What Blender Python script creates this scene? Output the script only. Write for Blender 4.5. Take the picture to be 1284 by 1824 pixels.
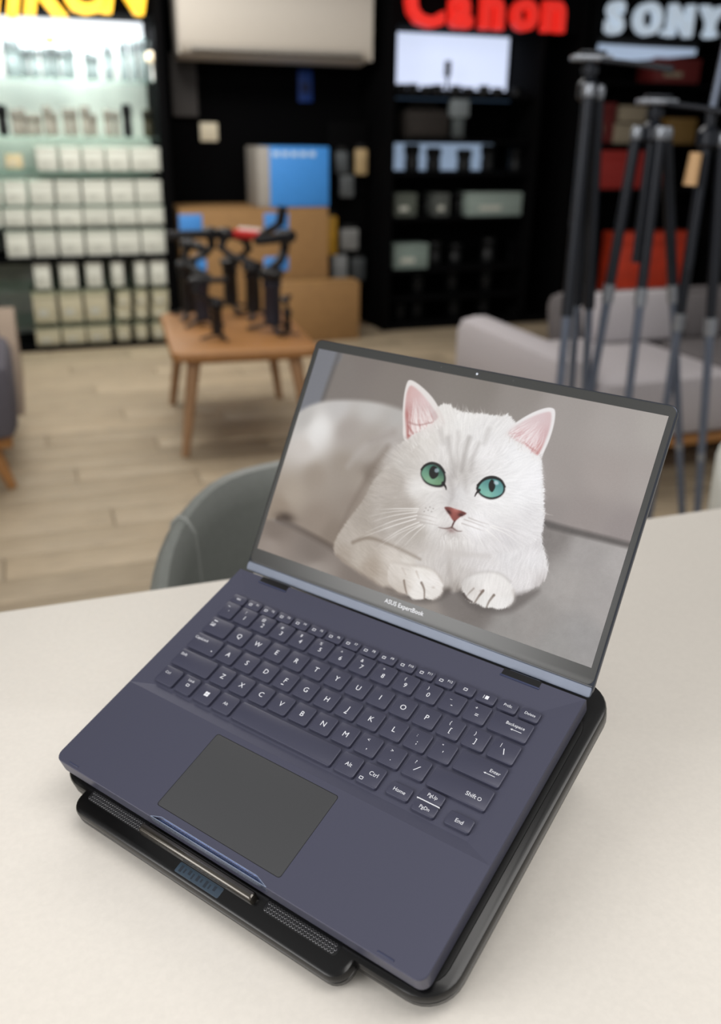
import bpy, bmesh, math, random
import numpy as np
from mathutils import Matrix, Vector
random.seed(7)
for o in list(bpy.data.objects): bpy.data.objects.remove(o)
SC = bpy.context.scene
COL = SC.collection
PI = math.pi

# ------------------------------------------------------------------ camera, world, lamps, exposure
cam = bpy.data.cameras.new('camera'); camo = bpy.data.objects.new('camera', cam); COL.objects.link(camo)
cam.sensor_fit = 'HORIZONTAL'; cam.sensor_width = 36.0; cam.lens = 36.0 * 1605.5 / 1284
cam.clip_start = 0.02; cam.clip_end = 60
camo.matrix_world = Matrix(((0.999888, -0.014999, 0, 0), (0.005841, 0.389375, -0.921061, 0), (0.013815, 0.920957, 0.389418, 1.2), (0, 0, 0, 1)))
cam.dof.use_dof = True; cam.dof.focus_distance = 0.585; cam.dof.aperture_fstop = 7.0
SC.camera = camo
SC.view_settings.view_transform = 'Standard'; SC.view_settings.look = 'None'
SC.view_settings.gamma = 1; SC.view_settings.use_curve_mapping = False; SC.view_settings.exposure = 0.0

world = bpy.data.worlds.new('world'); SC.world = world; world.use_nodes = True
wn = world.node_tree.nodes['Background']; wn.inputs[0].default_value = (1.0, 0.985, 0.965, 1); wn.inputs[1].default_value = 0.45

def area(name, loc, target, sx, sy, power, col):
    l = bpy.data.lights.new(name, 'AREA'); l.shape = 'RECTANGLE'; l.size = sx; l.size_y = sy; l.energy = power; l.color = col
    o = bpy.data.objects.new(name, l); COL.objects.link(o); o.location = loc
    o.rotation_euler = (Vector(target) - Vector(loc)).to_track_quat('-Z', 'Y').to_euler()
    return o
area('shop_window_light', (-2.4, -0.9, 2.0), (0, 0.7, 0.75), 2.2, 1.8, 84, (1.0, 0.985, 0.97))
area('ceiling_panel_light', (-0.5, 3.7, 2.7), (-0.4, 3.3, 0), 3.0, 1.8, 78, (1.0, 0.96, 0.91))
area('front_ceiling_light', (0.8, 0.1, 2.7), (0.5, 0.8, 0.75), 1.8, 1.0, 27, (1.0, 0.97, 0.94))

# ------------------------------------------------------------------ materials
def lin(h):
    h = h.lstrip('#'); v = [int(h[i:i + 2], 16) / 255 for i in (0, 2, 4)]
    return tuple(c / 12.92 if c <= .04045 else ((c + .055) / 1.055) ** 2.4 for c in v)
MATS = {}
def mat(name, col, rough=.6, metal=0., spec=.5, noise=.06, scale=40., bump=0., rand=0., stretch=None, emit=None, es=0., coat=0.):
    if name in MATS: return MATS[name]
    m = bpy.data.materials.new(name); m.use_nodes = True; nt = m.node_tree; N = nt.nodes; L = nt.links
    b = N['Principled BSDF']; c = lin(col) if isinstance(col, str) else col
    b.inputs['Roughness'].default_value = rough; b.inputs['Metallic'].default_value = metal
    b.inputs['Specular IOR Level'].default_value = spec
    if coat: b.inputs['Coat Weight'].default_value = coat; b.inputs['Coat Roughness'].default_value = .06
    tc = N.new('ShaderNodeTexCoord'); mp = N.new('ShaderNodeMapping'); L.new(tc.outputs['Object'], mp.inputs[0])
    if stretch: mp.inputs['Scale'].default_value = stretch
    nz = N.new('ShaderNodeTexNoise'); nz.inputs['Scale'].default_value = scale; nz.inputs['Detail'].default_value = 4
    L.new(mp.outputs[0], nz.inputs['Vector'])
    rp = N.new('ShaderNodeValToRGB'); e = rp.color_ramp.elements
    e[0].position = .3; e[1].position = .7
    e[0].color = (*[x * (1 - noise) for x in c], 1); e[1].color = (*[min(1, x * (1 + noise)) for x in c], 1)
    L.new(nz.outputs['Fac'], rp.inputs[0]); out = rp.outputs[0]
    if rand:
        oi = N.new('ShaderNodeObjectInfo'); hs = N.new('ShaderNodeHueSaturation'); mr = N.new('ShaderNodeMapRange')
        mr.inputs['To Min'].default_value = 1 - rand; mr.inputs['To Max'].default_value = 1 + rand
        L.new(oi.outputs['Random'], mr.inputs[0]); L.new(mr.outputs[0], hs.inputs['Value']); L.new(out, hs.inputs['Color']); out = hs.outputs[0]
    L.new(out, b.inputs['Base Color'])
    if bump:
        bp = N.new('ShaderNodeBump'); bp.inputs['Strength'].default_value = bump; bp.inputs['Distance'].default_value = .002
        L.new(nz.outputs['Fac'], bp.inputs['Height']); L.new(bp.outputs[0], b.inputs['Normal'])
    if emit:
        b.inputs['Emission Color'].default_value = (*lin(emit), 1); b.inputs['Emission Strength'].default_value = es
    MATS[name] = m; return m
def glass_mat(name, tint, fac):
    if name in MATS: return MATS[name]
    m = bpy.data.materials.new(name); m.use_nodes = True; nt = m.node_tree; N = nt.nodes; L = nt.links
    N.remove(N['Principled BSDF']); o = N['Material Output']
    t = N.new('ShaderNodeBsdfTransparent'); t.inputs[0].default_value = (*lin(tint), 1)
    g = N.new('ShaderNodeBsdfGlossy'); g.inputs['Roughness'].default_value = .1; g.inputs[0].default_value = (.8, .95, .92, 1)
    x = N.new('ShaderNodeMixShader'); x.inputs[0].default_value = fac
    L.new(t.outputs[0], x.inputs[1]); L.new(g.outputs[0], x.inputs[2]); L.new(x.outputs[0], o.inputs[0]); MATS[name] = m; return m

# ------------------------------------------------------------------ mesh helpers
def rr(x0, y0, x1, y1, r, n=4):
    p = []
    r = max(1e-6, min(r, (x1 - x0) / 2 - 1e-6, (y1 - y0) / 2 - 1e-6))
    for cx, cy, a in ((x1 - r, y1 - r, 0), (x0 + r, y1 - r, 90), (x0 + r, y0 + r, 180), (x1 - r, y0 + r, 270)):
        for i in range(n + 1):
            t = math.radians(a + 90 * i / n); p.append((cx + r * math.cos(t), cy + r * math.sin(t)))
    return p
class MB:
    def __init__(s): s.bm = bmesh.new()
    def loops(s, loops, cap0=True, cap1=True, M=None):
        vs = []
        for lp in loops:
            vs.append([s.bm.verts.new(M @ Vector(p) if M else p) for p in lp])
        n = len(vs[0])
        for a, b in zip(vs, vs[1:]):
            for i in range(n):
                try: s.bm.faces.new((a[i], a[(i + 1) % n], b[(i + 1) % n], b[i]))
                except ValueError: pass
        if cap0: s.bm.faces.new(list(reversed(vs[0])))
        if cap1: s.bm.faces.new(vs[-1])
        return s
    def layers(s, rect, r, lay, n=4, M=None):      # lay: (inset, z) from bottom to top, outline is a rounded rectangle
        x0, y0, x1, y1 = rect
        return s.loops([[(x, y, z) for x, y in rr(x0 + i, y0 + i, x1 - i, y1 - i, max(r - i, r * .3, 1e-5), n)] for i, z in lay], M=M)
    def box(s, x0, y0, z0, x1, y1, z1, b=0., M=None):
        b = min(b, (x1 - x0) * .45, (y1 - y0) * .45, (z1 - z0) * .45)
        if b <= 0: return s.loops([[(x0, y0, z), (x1, y0, z), (x1, y1, z), (x0, y1, z)] for z in (z0, z1)], M=M)
        return s.layers((x0, y0, x1, y1), b, [(b, z0), (b * .3, z0 + b * .3), (0, z0 + b), (0, z1 - b), (b * .3, z1 - b * .3), (b, z1)], 2, M)
    def tube(s, pts, rad, n=12, M=None):
        pts = [Vector(p) for p in pts]; L = []
        if not isinstance(rad, (list, tuple)): rad = [rad] * len(pts)
        up = None
        for i, p in enumerate(pts):
            d = (pts[min(i + 1, len(pts) - 1)] - pts[max(i - 1, 0)]).normalized()
            if up is None: up = d.orthogonal().normalized()
            up = (up - d * up.dot(d)).normalized(); w = d.cross(up)
            L.append([tuple(p + (up * math.cos(2 * PI * k / n) + w * math.sin(2 * PI * k / n)) * rad[i]) for k in range(n)])
        return s.loops(L, M=M)
    def lathe(s, prof, n=20, c=(0, 0), M=None):    # prof: (radius, z)
        return s.loops([[(c[0] + r * math.cos(2 * PI * k / n), c[1] + r * math.sin(2 * PI * k / n), z) for k in range(n)] for r, z in prof], M=M)
    def prism(s, out, z0, z1, ch=0., M=None):
        if ch:
            cx = sum(p[0] for p in out) / len(out); cy = sum(p[1] for p in out) / len(out)
            def ins(d): return [(x + (cx - x) / max(1e-6, math.hypot(cx - x, cy - y)) * d, y + (cy - y) / max(1e-6, math.hypot(cx - x, cy - y)) * d) for x, y in out]
            return s.loops([[(x, y, z0) for x, y in ins(ch)], [(x, y, z0 + ch) for x, y in out], [(x, y, z1 - ch) for x, y in out], [(x, y, z1) for x, y in ins(ch)]], M=M)
        return s.loops([[(x, y, z) for x, y in out] for z in (z0, z1)], M=M)
    def text(s, t, size, M, ext=0., bold=0., align='CENTER', shear=0.):
        cu = bpy.data.curves.new('t', 'FONT'); cu.body = t; cu.size = size; cu.extrude = ext; cu.offset = bold; cu.align_x = align; cu.shear = shear
        cu.resolution_u = 3; ob = bpy.data.objects.new('t', cu); me = ob.to_mesh()
        vs = [s.bm.verts.new(M @ v.co) for v in me.vertices]
        for p in me.polygons:
            try: s.bm.faces.new([vs[i] for i in p.vertices])
            except ValueError: pass
        ob.to_mesh_clear(); bpy.data.objects.remove(ob); bpy.data.curves.remove(cu); return s
    def mesh(s, name, m, smooth=True, ang=38):
        bmesh.ops.recalc_face_normals(s.bm, faces=s.bm.faces[:])
        me = bpy.data.meshes.new(name); s.bm.to_mesh(me); s.bm.free(); me.materials.append(m)
        if smooth:
            me.shade_smooth()
            try: me.set_sharp_from_angle(angle=math.radians(ang))
            except Exception: pass
        return me
    def build(s, name, m, parent=None, smooth=True, ang=38):
        o = bpy.data.objects.new(name, s.mesh(name, m, smooth, ang)); COL.objects.link(o)
        if parent: o.parent = parent
        return o
def tag(o, label=None, cat=None, group=None, kind=None):
    if label: o['label'] = label
    if cat: o['category'] = cat
    if group: o['group'] = group
    if kind: o['kind'] = kind
    return o
def thing(name, label, cat, loc=(0, 0, 0), rz=0, group=None):
    o = bpy.data.objects.new(name, None); o.empty_display_size = .05; COL.objects.link(o); o.location = loc; o.rotation_euler = (0, 0, rz)
    return tag(o, label, cat, group)
def copy_tree(o, parent=None, depth=0):
    c = o.copy(); COL.objects.link(c)
    if parent: c.parent = parent
    for ch in list(o.children): copy_tree(ch, c, depth + 1)
    return c
# the room's own axes: s runs along the display wall, off comes out of it towards the shop front
WA = math.radians(20); UX, UY = math.cos(WA), math.sin(WA); OX, OY = -1.18, 5.38
def wp(s, off, z=0.): return (OX + UX * s + UY * off, OY + UY * s - UX * off, z)
def room(name, label, cat, s, off, z=0., group=None, rz=0.): return thing(name, label, cat, wp(s, off, z), WA + rz, group)

# ================================================================== the setting
M_oakfloor = mat('oak_plank', '#a5957d', .55, noise=.16, scale=9, rand=.13, stretch=(1.2, 14, 1))
M_black = mat('black_wall', '#040405', .9, spec=.06)
M_cab = mat('black_cabinet', '#040405', .85, spec=.06)
fl = MB().box(-3.2, -1.2, -.05, 4.6, 7.0, -.012).build('floor', mat('floor_base', '#6d5a44', .8)); fl['kind'] = 'structure'
fl.location = wp(0, 0)
fl.rotation_euler = (0, 0, WA)
fl.location = wp(0, 5.2)
plank = MB().box(0, 0, -.012, 1.196, .146, 0, .0015).mesh('plank', M_oakfloor)
n = 0
for rI in range(31):
    sh = (rI * .43) % 1.2
    for cI in range(6):
        s0 = -2.6 + cI * 1.2 - sh
        o = bpy.data.objects.new('plank', plank); COL.objects.link(o); o.parent = fl; o.location = (s0, .75 + rI * .15, random.uniform(-.0006, .0))
wb = MB().box(-3.2, 0, 0, 5.2, .1, 2.7).build('wall_back', M_black); wb['kind'] = 'structure'; wb.location = wp(0, -.5); wb.rotation_euler = (0, 0, WA)
ce = MB().box(-3.2, -4.1, 0, 5.2, .1, .06).build('ceiling', mat('dark_ceiling', '#232120', .9, spec=.1)); ce['kind'] = 'structure'; ce.location = wp(0, -.5, 2.78); ce.rotation_euler = (0, 0, WA)
wl = MB().box(-3.3, -5, 0, -3.2, .1, 2.7).build('wall_left', mat('plaster', '#b5aea4', .9)); wl['kind'] = 'structure'; wl.location = wp(0, -.5); wl.rotation_euler = (0, 0, WA)
wr = MB().box(5.2, -3.0, 0, 5.3, .1, 2.7).build('wall_right', M_black); wr['kind'] = 'structure'; wr.location = wp(0, -.5); wr.rotation_euler = (0, 0, WA)

# ------------------------------------------------------------------ table under the laptop
TZ = .7445
tb = thing('table', 'large cream laminate table carrying the open laptop', 'table', (0, .937, 0), WA)
M_top = mat('cream_laminate', '#d8d3cb', .42, spec=.35, noise=.025, scale=260)
MB().layers((-.85, -.86, 1.15, 0), .06, [(.004, TZ - .03), (0, TZ - .026), (0, TZ - .003), (.0012, TZ - .0008), (.003, TZ)], 6).build('tabletop', M_top, tb)
M_leg = mat('table_leg_steel', '#d8d6d2', .4, metal=.3)
for x, y in ((-.75, -.76), (1.05, -.76), (-.75, -.1), (1.05, -.1)):
    MB().tube([(x, y, 0), (x, y, .02), (x, y, TZ - .03)], [.02, .022, .026], 14).build('leg', M_leg, tb)

# ------------------------------------------------------------------ laptop
RL = Matrix(((0.815404, 0.546705, -0.190343, -.21502), (-0.57878, 0.763447, -0.286639, .52153), (-0.01139, 0.343893, 0.93894, .78668), (0, 0, 0, 1)))
LW, LD = .309, .2095
lap = thing('laptop', 'open dark blue laptop showing a white cat on its screen', 'laptop'); lap.matrix_world = RL
M_deck = mat('deck_metal', '#4a4b5c', .36, metal=.35, spec=.5, noise=.02, scale=900)
M_key = mat('keycap', '#3a3b4c', .4, metal=.15, spec=.5, noise=.02, scale=900)
M_dark = mat('black_plastic', '#08080a', .35)
M_leg_w = mat('legend_white', '#d4d6dc', .5, noise=.01)
def rim(i, nd, z):
    r = .0065; p = []
    x0, y0, x1, y1 = i, i, LW - i, LD - i
    for k in range(6):
        t = math.radians(180 + 18 * k); p.append((x0 + r + r * math.cos(t), y0 + r + r * math.sin(t), z))
    p += [(.0985, y0, z), (.1058, y0 + nd, z), (.1894, y0 + nd, z), (.1990, y0, z)]
    for k in range(6):
        t = math.radians(270 + 18 * k); p.append((x1 - r + r * math.cos(t), y0 + r + r * math.sin(t), z))
    p += [(x1, .076, z), (x1, y1, z), (x0, y1, z), (x0, .076, z)]
    return p
b = MB(); bm = b.bm
b.loops([rim(.003, 0, -.0165), rim(.0006, 0, -.0140), rim(0, 0, -.0115), rim(0, .0002, -.0055), rim(0, .0026, -.0006), rim(.0004, .003, 0)], cap1=False)
bm.verts.ensure_lookup_table(); top = bm.verts[-20:]
ZF = -.0017
q = [bm.verts.new(p) for p in ((.0200, .0838, ZF), (LW - .0205, .0838, ZF), (LW - .0225, .1885, ZF), (.0225, .1885, ZF))]
R1, BR, BL, L1 = top[16], top[17], top[18], top[19]
bm.faces.new([L1] + list(top[:16]) + [R1])
bm.faces.new((L1, R1, q[1], q[0])); bm.faces.new((R1, BR, q[2], q[1])); bm.faces.new((BR, BL, q[3], q[2])); bm.faces.new((BL, L1, q[0], q[3])); bm.faces.new(q)
deck = b.build('base', M_deck, lap, ang=3)
MB().layers((.0962, .0086, .2026, .0713), .002, [(0, -.0004), (0, .00003)], 3).build('touchpad_gap', M_dark, lap)
MB().layers((.0966, .0090, .2022, .0709), .0018, [(0, -.0004), (0, .00005), (.0002, .0001)], 3).build('touchpad', mat('touchpad_glass', '#3b3c3e', .5, spec=.3, noise=.02, scale=1500), lap)
for x0, x1 in ((.0135, .0235), (.2775, .289)):
    MB().layers((x0, .0020, x1, .0034), .0007, [(0, -.0003), (0, .0001), (.0003, .0004)], 3).build('corner_pad', mat('blue_rubber', '#2c3048', .4), lap)
for x0, x1 in ((.0255, .0535), (.2485, .277)):
    MB().box(x0, .2045, -.002, x1, .2098, .0001).build('hinge_slot', M_dark, lap)
    MB().box(x0 - .0006, .2032, -.001, x1 + .0006, .2045, .0003, .0003).build('hinge_edge', mat('hinge_blue', '#3f4560', .35, metal=.5), lap)
    MB().tube([(x0 + .003, .2105, -.0052), (x1 - .003, .2105, -.0052)], .0028, 12).build('hinge', mat('hinge_metal', '#6d7484', .35, metal=.7), lap)

nt_ = MB(); nb = nt_.bm
A_ = [(.0987, .00005, -.0052), (.1060, .00005, -.0052), (.1892, .00005, -.0052), (.1988, .00005, -.0052)]; B_ = [(.0987, .0002, .0001), (.1062, .0031, .0001), (.1890, .0031, .0001), (.1988, .0002, .0001)]
C_ = [(x, y - .00015, z + .00012) for x, y, z in A_]; D_ = [(x, y + .0004, z + .00008) for x, y, z in B_]
nt_.loops([[A_[0], A_[1], A_[2], A_[3], D_[3], D_[2], D_[1], D_[0]][:0] or [p for p in r] for r in (A_, C_, B_, D_)], False, False)
nt_.build('opening_notch', mat('polished_edge', '#a5b1cc', .22, metal=.85), lap, smooth=False)
KW = .0162
rows = []     # x0, x1, y centre, depth, legends [(text, dx, dy, size)]
def key(x0, x1, yc, d, leg):
    o = MB().layers((x0, yc - d / 2, x1, yc + d / 2), .0017, [(-.0001, ZF + .0001), (0, .0003), (.00015, .00062), (.0005, .00078)], 3).build('key', M_key, lap)
    if leg:
        t = MB()
        for s, dx, dy, sz in leg:
            if s == '#win':
                for a in (0, 1):
                    for c in (0, 1): t.box(dx - .0019 + a * .002, dy - .0018 + c * .002, .00076, dx - .0019 + a * .002 + .0018, dy - .0018 + c * .002 + .0018, .00084)
            elif s == '#sq':
                for bx in ((-.0014, -.0011, .0014, -.0007), (-.0014, .0007, .0014, .0011), (-.0014, -.0011, -.001, .0011), (.001, -.0011, .0014, .0011)):
                    t.box(dx + bx[0], dy + bx[1], .00076, dx + bx[2], dy + bx[3], .00084)
            elif s == '#bar': t.box(dx - sz / 2, dy - .00035, .00076, dx + sz / 2, dy + .00035, .00084)
            elif s == '#arr': t.box(dx - .0035, dy - .00018, .00076, dx + .0035, dy + .00018, .00084); t.loops([[(dx - .0045, dy, z), (dx - .003, dy - .0007, z), (dx - .003, dy + .0007, z)] for z in (.00076, .00084)])
            elif s == '#blk': t.box(dx - .0008, dy - .0014, .00076, dx + .0016, dy + .0014, .00084); t.box(dx - .0022, dy - .0014, .00076, dx - .0018, dy + .0014, .00084)
            elif s == '#slash': t.loops([[(dx - .0019, dy - .0021, z), (dx - .0013, dy - .0021, z), (dx + .0019, dy + .0021, z), (dx + .0013, dy + .0021, z)] for z in (.00076, .00084)])
            elif s == '#bslash': t.loops([[(dx + .0004, dy - .0021, z), (dx + .001, dy - .0021, z), (dx - .0006, dy + .0021, z), (dx - .0012, dy + .0021, z)] for z in (.00076, .00084)])
            else: t.text(s, sz, Matrix.Translation((dx, dy - sz * .34, .00084)), 0)
        t.build('legend', M_leg_w, o, smooth=False)
    return o
P = .01894; LS = .0058
# function row
fnl = [('esc', 1)] + [('F%d' % i, 0) for i in range(1, 13)] + [('#pw', 0), ('#cb', 0), ('PrtSc', 1), ('Delete', 1)]
for i, (s, w) in enumerate(fnl):
    xc = .0238 + i * .01613; yc = .1795 + i * .0001
    if s == '#pw': lg = [('#sq', xc, yc + .0002, 0)]
    elif s == '#cb': lg = [('#blk', xc, yc + .0003, 0)]
    elif w: lg = [(s, xc, yc + .0006, .0034 if len(s) < 4 else .0029)]
    else: lg = [('#sq', xc - .003, yc - .0002, 0), (s, xc + .0033, yc + .0014, .0027)]
    key(xc - .007, xc + .007, yc, .0086, lg)
def up_low(xc, yc, u, l): return [(u, xc - .0022, yc + .0036, .0036), (l, xc + .0004, yc - .0016, .0052)]
# number row
y = .1671
key(.0168, .0313, y, .0156, [('~', .0215, y + .0036, .004), ('`', .0245, y - .002, .005)])
for i, (u, l) in enumerate(zip('!@#$%^&*()_+', '1234567890-=')):
    xc = .0417 + i * P; key(xc - KW / 2, xc + KW / 2, y, .0156, up_low(xc, y, u, l))
key(.2608, .2890, y, .0156, [('Backspace', .2775, y + .0022, .0033), ('#arr', .2800, y - .0014, 0)])
y = .1487
key(.0170, .0403, y, .0156, [('#bar', .0222, y + .0045, .0035), ('Tab', .0222, y + .0012, .0034), ('#bar', .0222, y - .0005, .004)])
for i, l in enumerate('QWERTYUIOP'):
    xc = .0511 + i * P; key(xc - KW / 2, xc + KW / 2, y, .0156, [(l, xc, y, LS)])
for i, u, l in ((10, '{', '['), (11, '}', ']')):
    xc = .0511 + i * P; key(xc - KW / 2, xc + KW / 2, y, .0156, up_low(xc, y, u, l))
key(.2703, .2890, y, .0156, [('|', .2762, y + .0036, .0036), ('#bslash', .2800, y - .0006, 0)])
y = .1304
key(.0170, .0446, y, .0156, [('CapsLock', .0246, y + .0032, .0034), ('#bar', .0405, y - .0035, .0012)])
for i, l in enumerate('ASDFGHJKL'):
    xc = .0553 + i * P; key(xc - KW / 2, xc + KW / 2, y, .0156, [(l, xc, y, LS)] + ([('#bar', xc - .0004, y - .0040, .0022)] if l in 'FJ' else []))
for i, u, l in ((9, ':', ';'), (10, '"', "'")):
    xc = .0553 + i * P; key(xc - KW / 2, xc + KW / 2, y, .0156, up_low(xc, y, u, l))
key(.2556, .2890, y, .0156, [('Enter', .2822, y + .0016, .0034), ('#arr', .2800, y - .0014, 0)])
y = .1121
key(.0170, .0548, y, .0156, [('Shift', .0222, y + .0032, .0034)])
for i, l in enumerate('ZXCVBNM'):
    xc = .0656 + i * P; key(xc - KW / 2, xc + KW / 2, y, .0156, [(l, xc, y, LS)])
for i, u, l in ((7, '<', ','), (8, '>', '.')):
    xc = .0656 + i * P; key(xc - KW / 2, xc + KW / 2, y, .0156, up_low(xc, y, u, l))
xc = .0656 + 9 * P
key(xc - KW / 2, xc + KW / 2, y, .0156, [('?', xc - .0026, y + .0036, .0036), ('#slash', xc + .0005, y - .0004, 0)])
key(.2469, .2890, y, .0156, [('Shift', .2765, y - .001, .0042), ('O', .2825, y - .0012, .0036)])
y = .0937
for x0, x1, lg in ((.0172, .0353, [('Ctrl', .0232, y + .0022, .003)]), (.0380, .0536, [('Lock', .0462, y + .0042, .003), ('#sq', .0462, y - .0002, 0)]), (.0573, .0735, [('#win', .0656, y, 0)]), (.0765, .0927, [('Alt', .0846, y, .0034)]), (.0957, .1838, None), (.1868, .2028, [('Alt', .1948, y, .0042)]), (.2046, .2208, [('Ctrl', .2140, y + .0012, .0042), ('#sq', .2078, y - .0046, 0)])):
    key(x0, x1, y, .0156, lg)
y = .0926
key(.2268, .2434, y, .0098, [('Home', .2352, y, .0036)])
key(.2472, .2640, .0985, .0082, [('PgUp', .2560, .0990, .0034)])
key(.2472, .2640, .0897, .0082, [('PgDn', .2556, .0897, .0034)])
MB().box(.2474, .09385, -.0004, .2638, .0944, .0009).build('key_highlight_edge', M_leg_w, lap)
key(.2702, .2878, .0919, .0098, [('End', .2790, .0919, .0038)])

# ---- lid
lm = Matrix.Translation((.0004, .2137, -.0049)) @ Matrix.Rotation(.7302, 4, 'X')
LH = .2052
M_lid = mat('lid_metal', '#40454f', .28, metal=.75, spec=.5, noise=.015, scale=700)
lid = MB().layers((0, 0, LW, LH), .006, [(.0016, -.0062), (.0003, -.0052), (0, -.0040), (0, -.0012), (.0003, -.0005), (.0007, -.0003)], 5).build('lid', M_lid, lap)
lid.matrix_local = lm
M_bez = mat('bezel_glass', '#2b2c2b', .34, spec=.6, noise=.01)
MB().layers((.0003, .0004, LW - .0003, .0079), .0022, [(0, -.0014), (0, -.0003), (.0005, .0001)], 4).build('chin', mat('chin_metal', '#59606e', .42, metal=.35), lid)
MB().layers((.0009, .0088, LW - .0009, LH - .0009), .005, [(0, -.0006), (0, -.0001), (.0003, 0)], 5).build('bezel', M_bez, lid)
MB().layers((.0009, .0082, LW - .0009, .0087), .0002, [(0, -.0006), (0, -.0002)], 1).build('chin_gap', M_dark, lid)
cw = MB().lathe([(.0016, -.0003), (.0016, .00008), (.0010, .0001)], 18, (.1563, .2012)).build('webcam_ring', M_dark, lid)
MB().lathe([(.0008, .0000), (.0008, .00014), (.0004, .0002)], 14, (.1563, .2012)).build('webcam', mat('webcam_lens', '#b9c2d0', .1, spec=1.), cw)
for x in (.1248, .1870): MB().lathe([(.0006, -.0003), (.0006, .0001)], 10, (x, .2012)).build('microphone', M_dark, lid)
MB().text('ASUS ExpertBook', .0047, Matrix.Translation((.1552, .0142, .00006)), 0, bold=.00004).build('maker_lettering', M_leg_w, lid, smooth=False)

# display: a dense grid carrying the picture as a colour per vertex
DX0, DX1, DY0, DY1 = .0056, .3040, .0203, .1972
NX, NY = 760, 450
def picture(U, V):
    rng = np.random.default_rng(3)
    ny, nx = U.shape; u0, v0 = U[0, 0], V[0, 0]; du = (U[0, -1] - u0) / (nx - 1); dv = (V[-1, 0] - v0) / (ny - 1)
    img = np.zeros((ny, nx, 3))
    def window(x0, x1, y0, y1):
        a = max(0, int((x0 - u0) / du)); b = min(nx, int((x1 - u0) / du) + 2); c = max(0, int((y0 - v0) / dv)); d = min(ny, int((y1 - v0) / dv) + 2)
        return slice(c, max(c, d)), slice(a, max(a, b))
    def smooth_loop(p, closed=True, k=6):
        p = np.array(p, float); n = len(p); out = []
        for i in range(n if closed else n - 1):
            g = lambda j: p[j % n] if closed else p[min(max(j, 0), n - 1)]
            p0, p1, p2, p3 = g(i - 1), g(i), g(i + 1), g(i + 2)
            for t in np.linspace(0, 1, k, endpoint=False):
                out.append(.5 * (2 * p1 + (p2 - p0) * t + (2 * p0 - 5 * p1 + 4 * p2 - p3) * t ** 2 + (3 * p1 - p0 - 3 * p2 + p3) * t ** 3))
        if not closed: out.append(p[-1])
        return np.array(out)
    def shape(p, soft, wob=None, closed=True):       # soft-edged mask of a smooth closed outline
        q = smooth_loop(p); s = soft * 1.2 + 2; m = np.zeros((ny, nx))
        w = window(q[:, 0].min() - s, q[:, 0].max() + s, q[:, 1].min() - s, q[:, 1].max() + s); x = U[w]; y = V[w]
        d = np.full(x.shape, 1e9); ins = np.zeros(x.shape, bool)
        for a, b in zip(q, np.roll(q, -1, 0)):
            e = b - a; t = np.clip(((x - a[0]) * e[0] + (y - a[1]) * e[1]) / max(1e-9, e @ e), 0, 1)
            d = np.minimum(d, (x - a[0] - t * e[0]) ** 2 + (y - a[1] - t * e[1]) ** 2)
            if a[1] != b[1]: ins ^= ((a[1] > y) != (b[1] > y)) & (x < (b[0] - a[0]) * (y - a[1]) / (b[1] - a[1]) + a[0])
        sd = np.sqrt(d) * np.where(ins, 1, -1)
        if wob is not None: sd = sd + wob[w]
        t = np.clip(sd / soft * .5 + .5, 0, 1); m[w] = t * t * (3 - 2 * t); return m
    def fill(pts, cols, p=3.2):                      # colours spread smoothly between sample points
        acc = np.zeros((ny, nx, 3)); tot = np.zeros((ny, nx)) + 1e-9
        for (a, b), c in zip(pts, cols):
            w = 1 / (((U - a) ** 2 + (V - b) ** 2) + 20) ** (p / 2); acc += w[..., None] * np.array(c, float); tot += w
        return acc / tot[..., None]
    def put(m, col):
        nonlocal img
        c = np.array(col, float); img = img * (1 - m[..., None]) + c * m[..., None]
    def blob(cx, cy, ax, ay, bx, by, col, al, hard=0.):
        nonlocal img
        det = ax * by - ay * bx; R = max(math.hypot(ax, ay), math.hypot(bx, by)) * (2.6 if not hard else 1.3)
        w = window(cx - R, cx + R, cy - R, cy + R); x = U[w] - cx; y = V[w] - cy
        r = np.sqrt(((x * by - y * bx) / det) ** 2 + ((-x * ay + y * ax) / det) ** 2)
        m = (np.exp(-r * r) if not hard else np.clip((1 - r) / hard + .5, 0, 1)) * al
        img[w] = img[w] * (1 - m[..., None]) + np.array(col, float) * m[..., None]
    def stroke(p, w0, col, al, w1=.08, k=4, soft=.35):
        q = smooth_loop(p, False, k); s = w0 + 1.5
        w = window(q[:, 0].min() - s, q[:, 0].max() + s, q[:, 1].min() - s, q[:, 1].max() + s); x = U[w]; y = V[w]; m = np.zeros(x.shape); n = len(q) - 1
        for i in range(n):
            a, b = q[i], q[i + 1]; e = b - a; t = np.clip(((x - a[0]) * e[0] + (y - a[1]) * e[1]) / max(1e-9, e @ e), 0, 1)
            d = np.hypot(x - a[0] - t * e[0], y - a[1] - t * e[1]); ww = w0 + (w1 - w0) * (i + t) / n
            m = np.maximum(m, np.clip((ww - d) / soft + .5, 0, 1) * np.clip(ww / .25, 0, 1))
        m *= al; img[w] = img[w] * (1 - m[..., None]) + np.array(col, float) * m[..., None]
    def cloud(cell):
        gy, gx = int(ny / cell) + 3, int(nx / cell) + 3; g = rng.random((gy, gx)); y = np.arange(ny) / cell; x = np.arange(nx) / cell
        iy, ix = y.astype(int), x.astype(int); fy, fx = (y - iy)[:, None], (x - ix)[None]; fy = fy * fy * (3 - 2 * fy); fx = fx * fx * (3 - 2 * fx)
        return (g[iy][:, ix] * (1 - fx) + g[iy][:, ix + 1] * fx) * (1 - fy) + (g[iy + 1][:, ix] * (1 - fx) + g[iy + 1][:, ix + 1] * fx) * fy - .5
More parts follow.
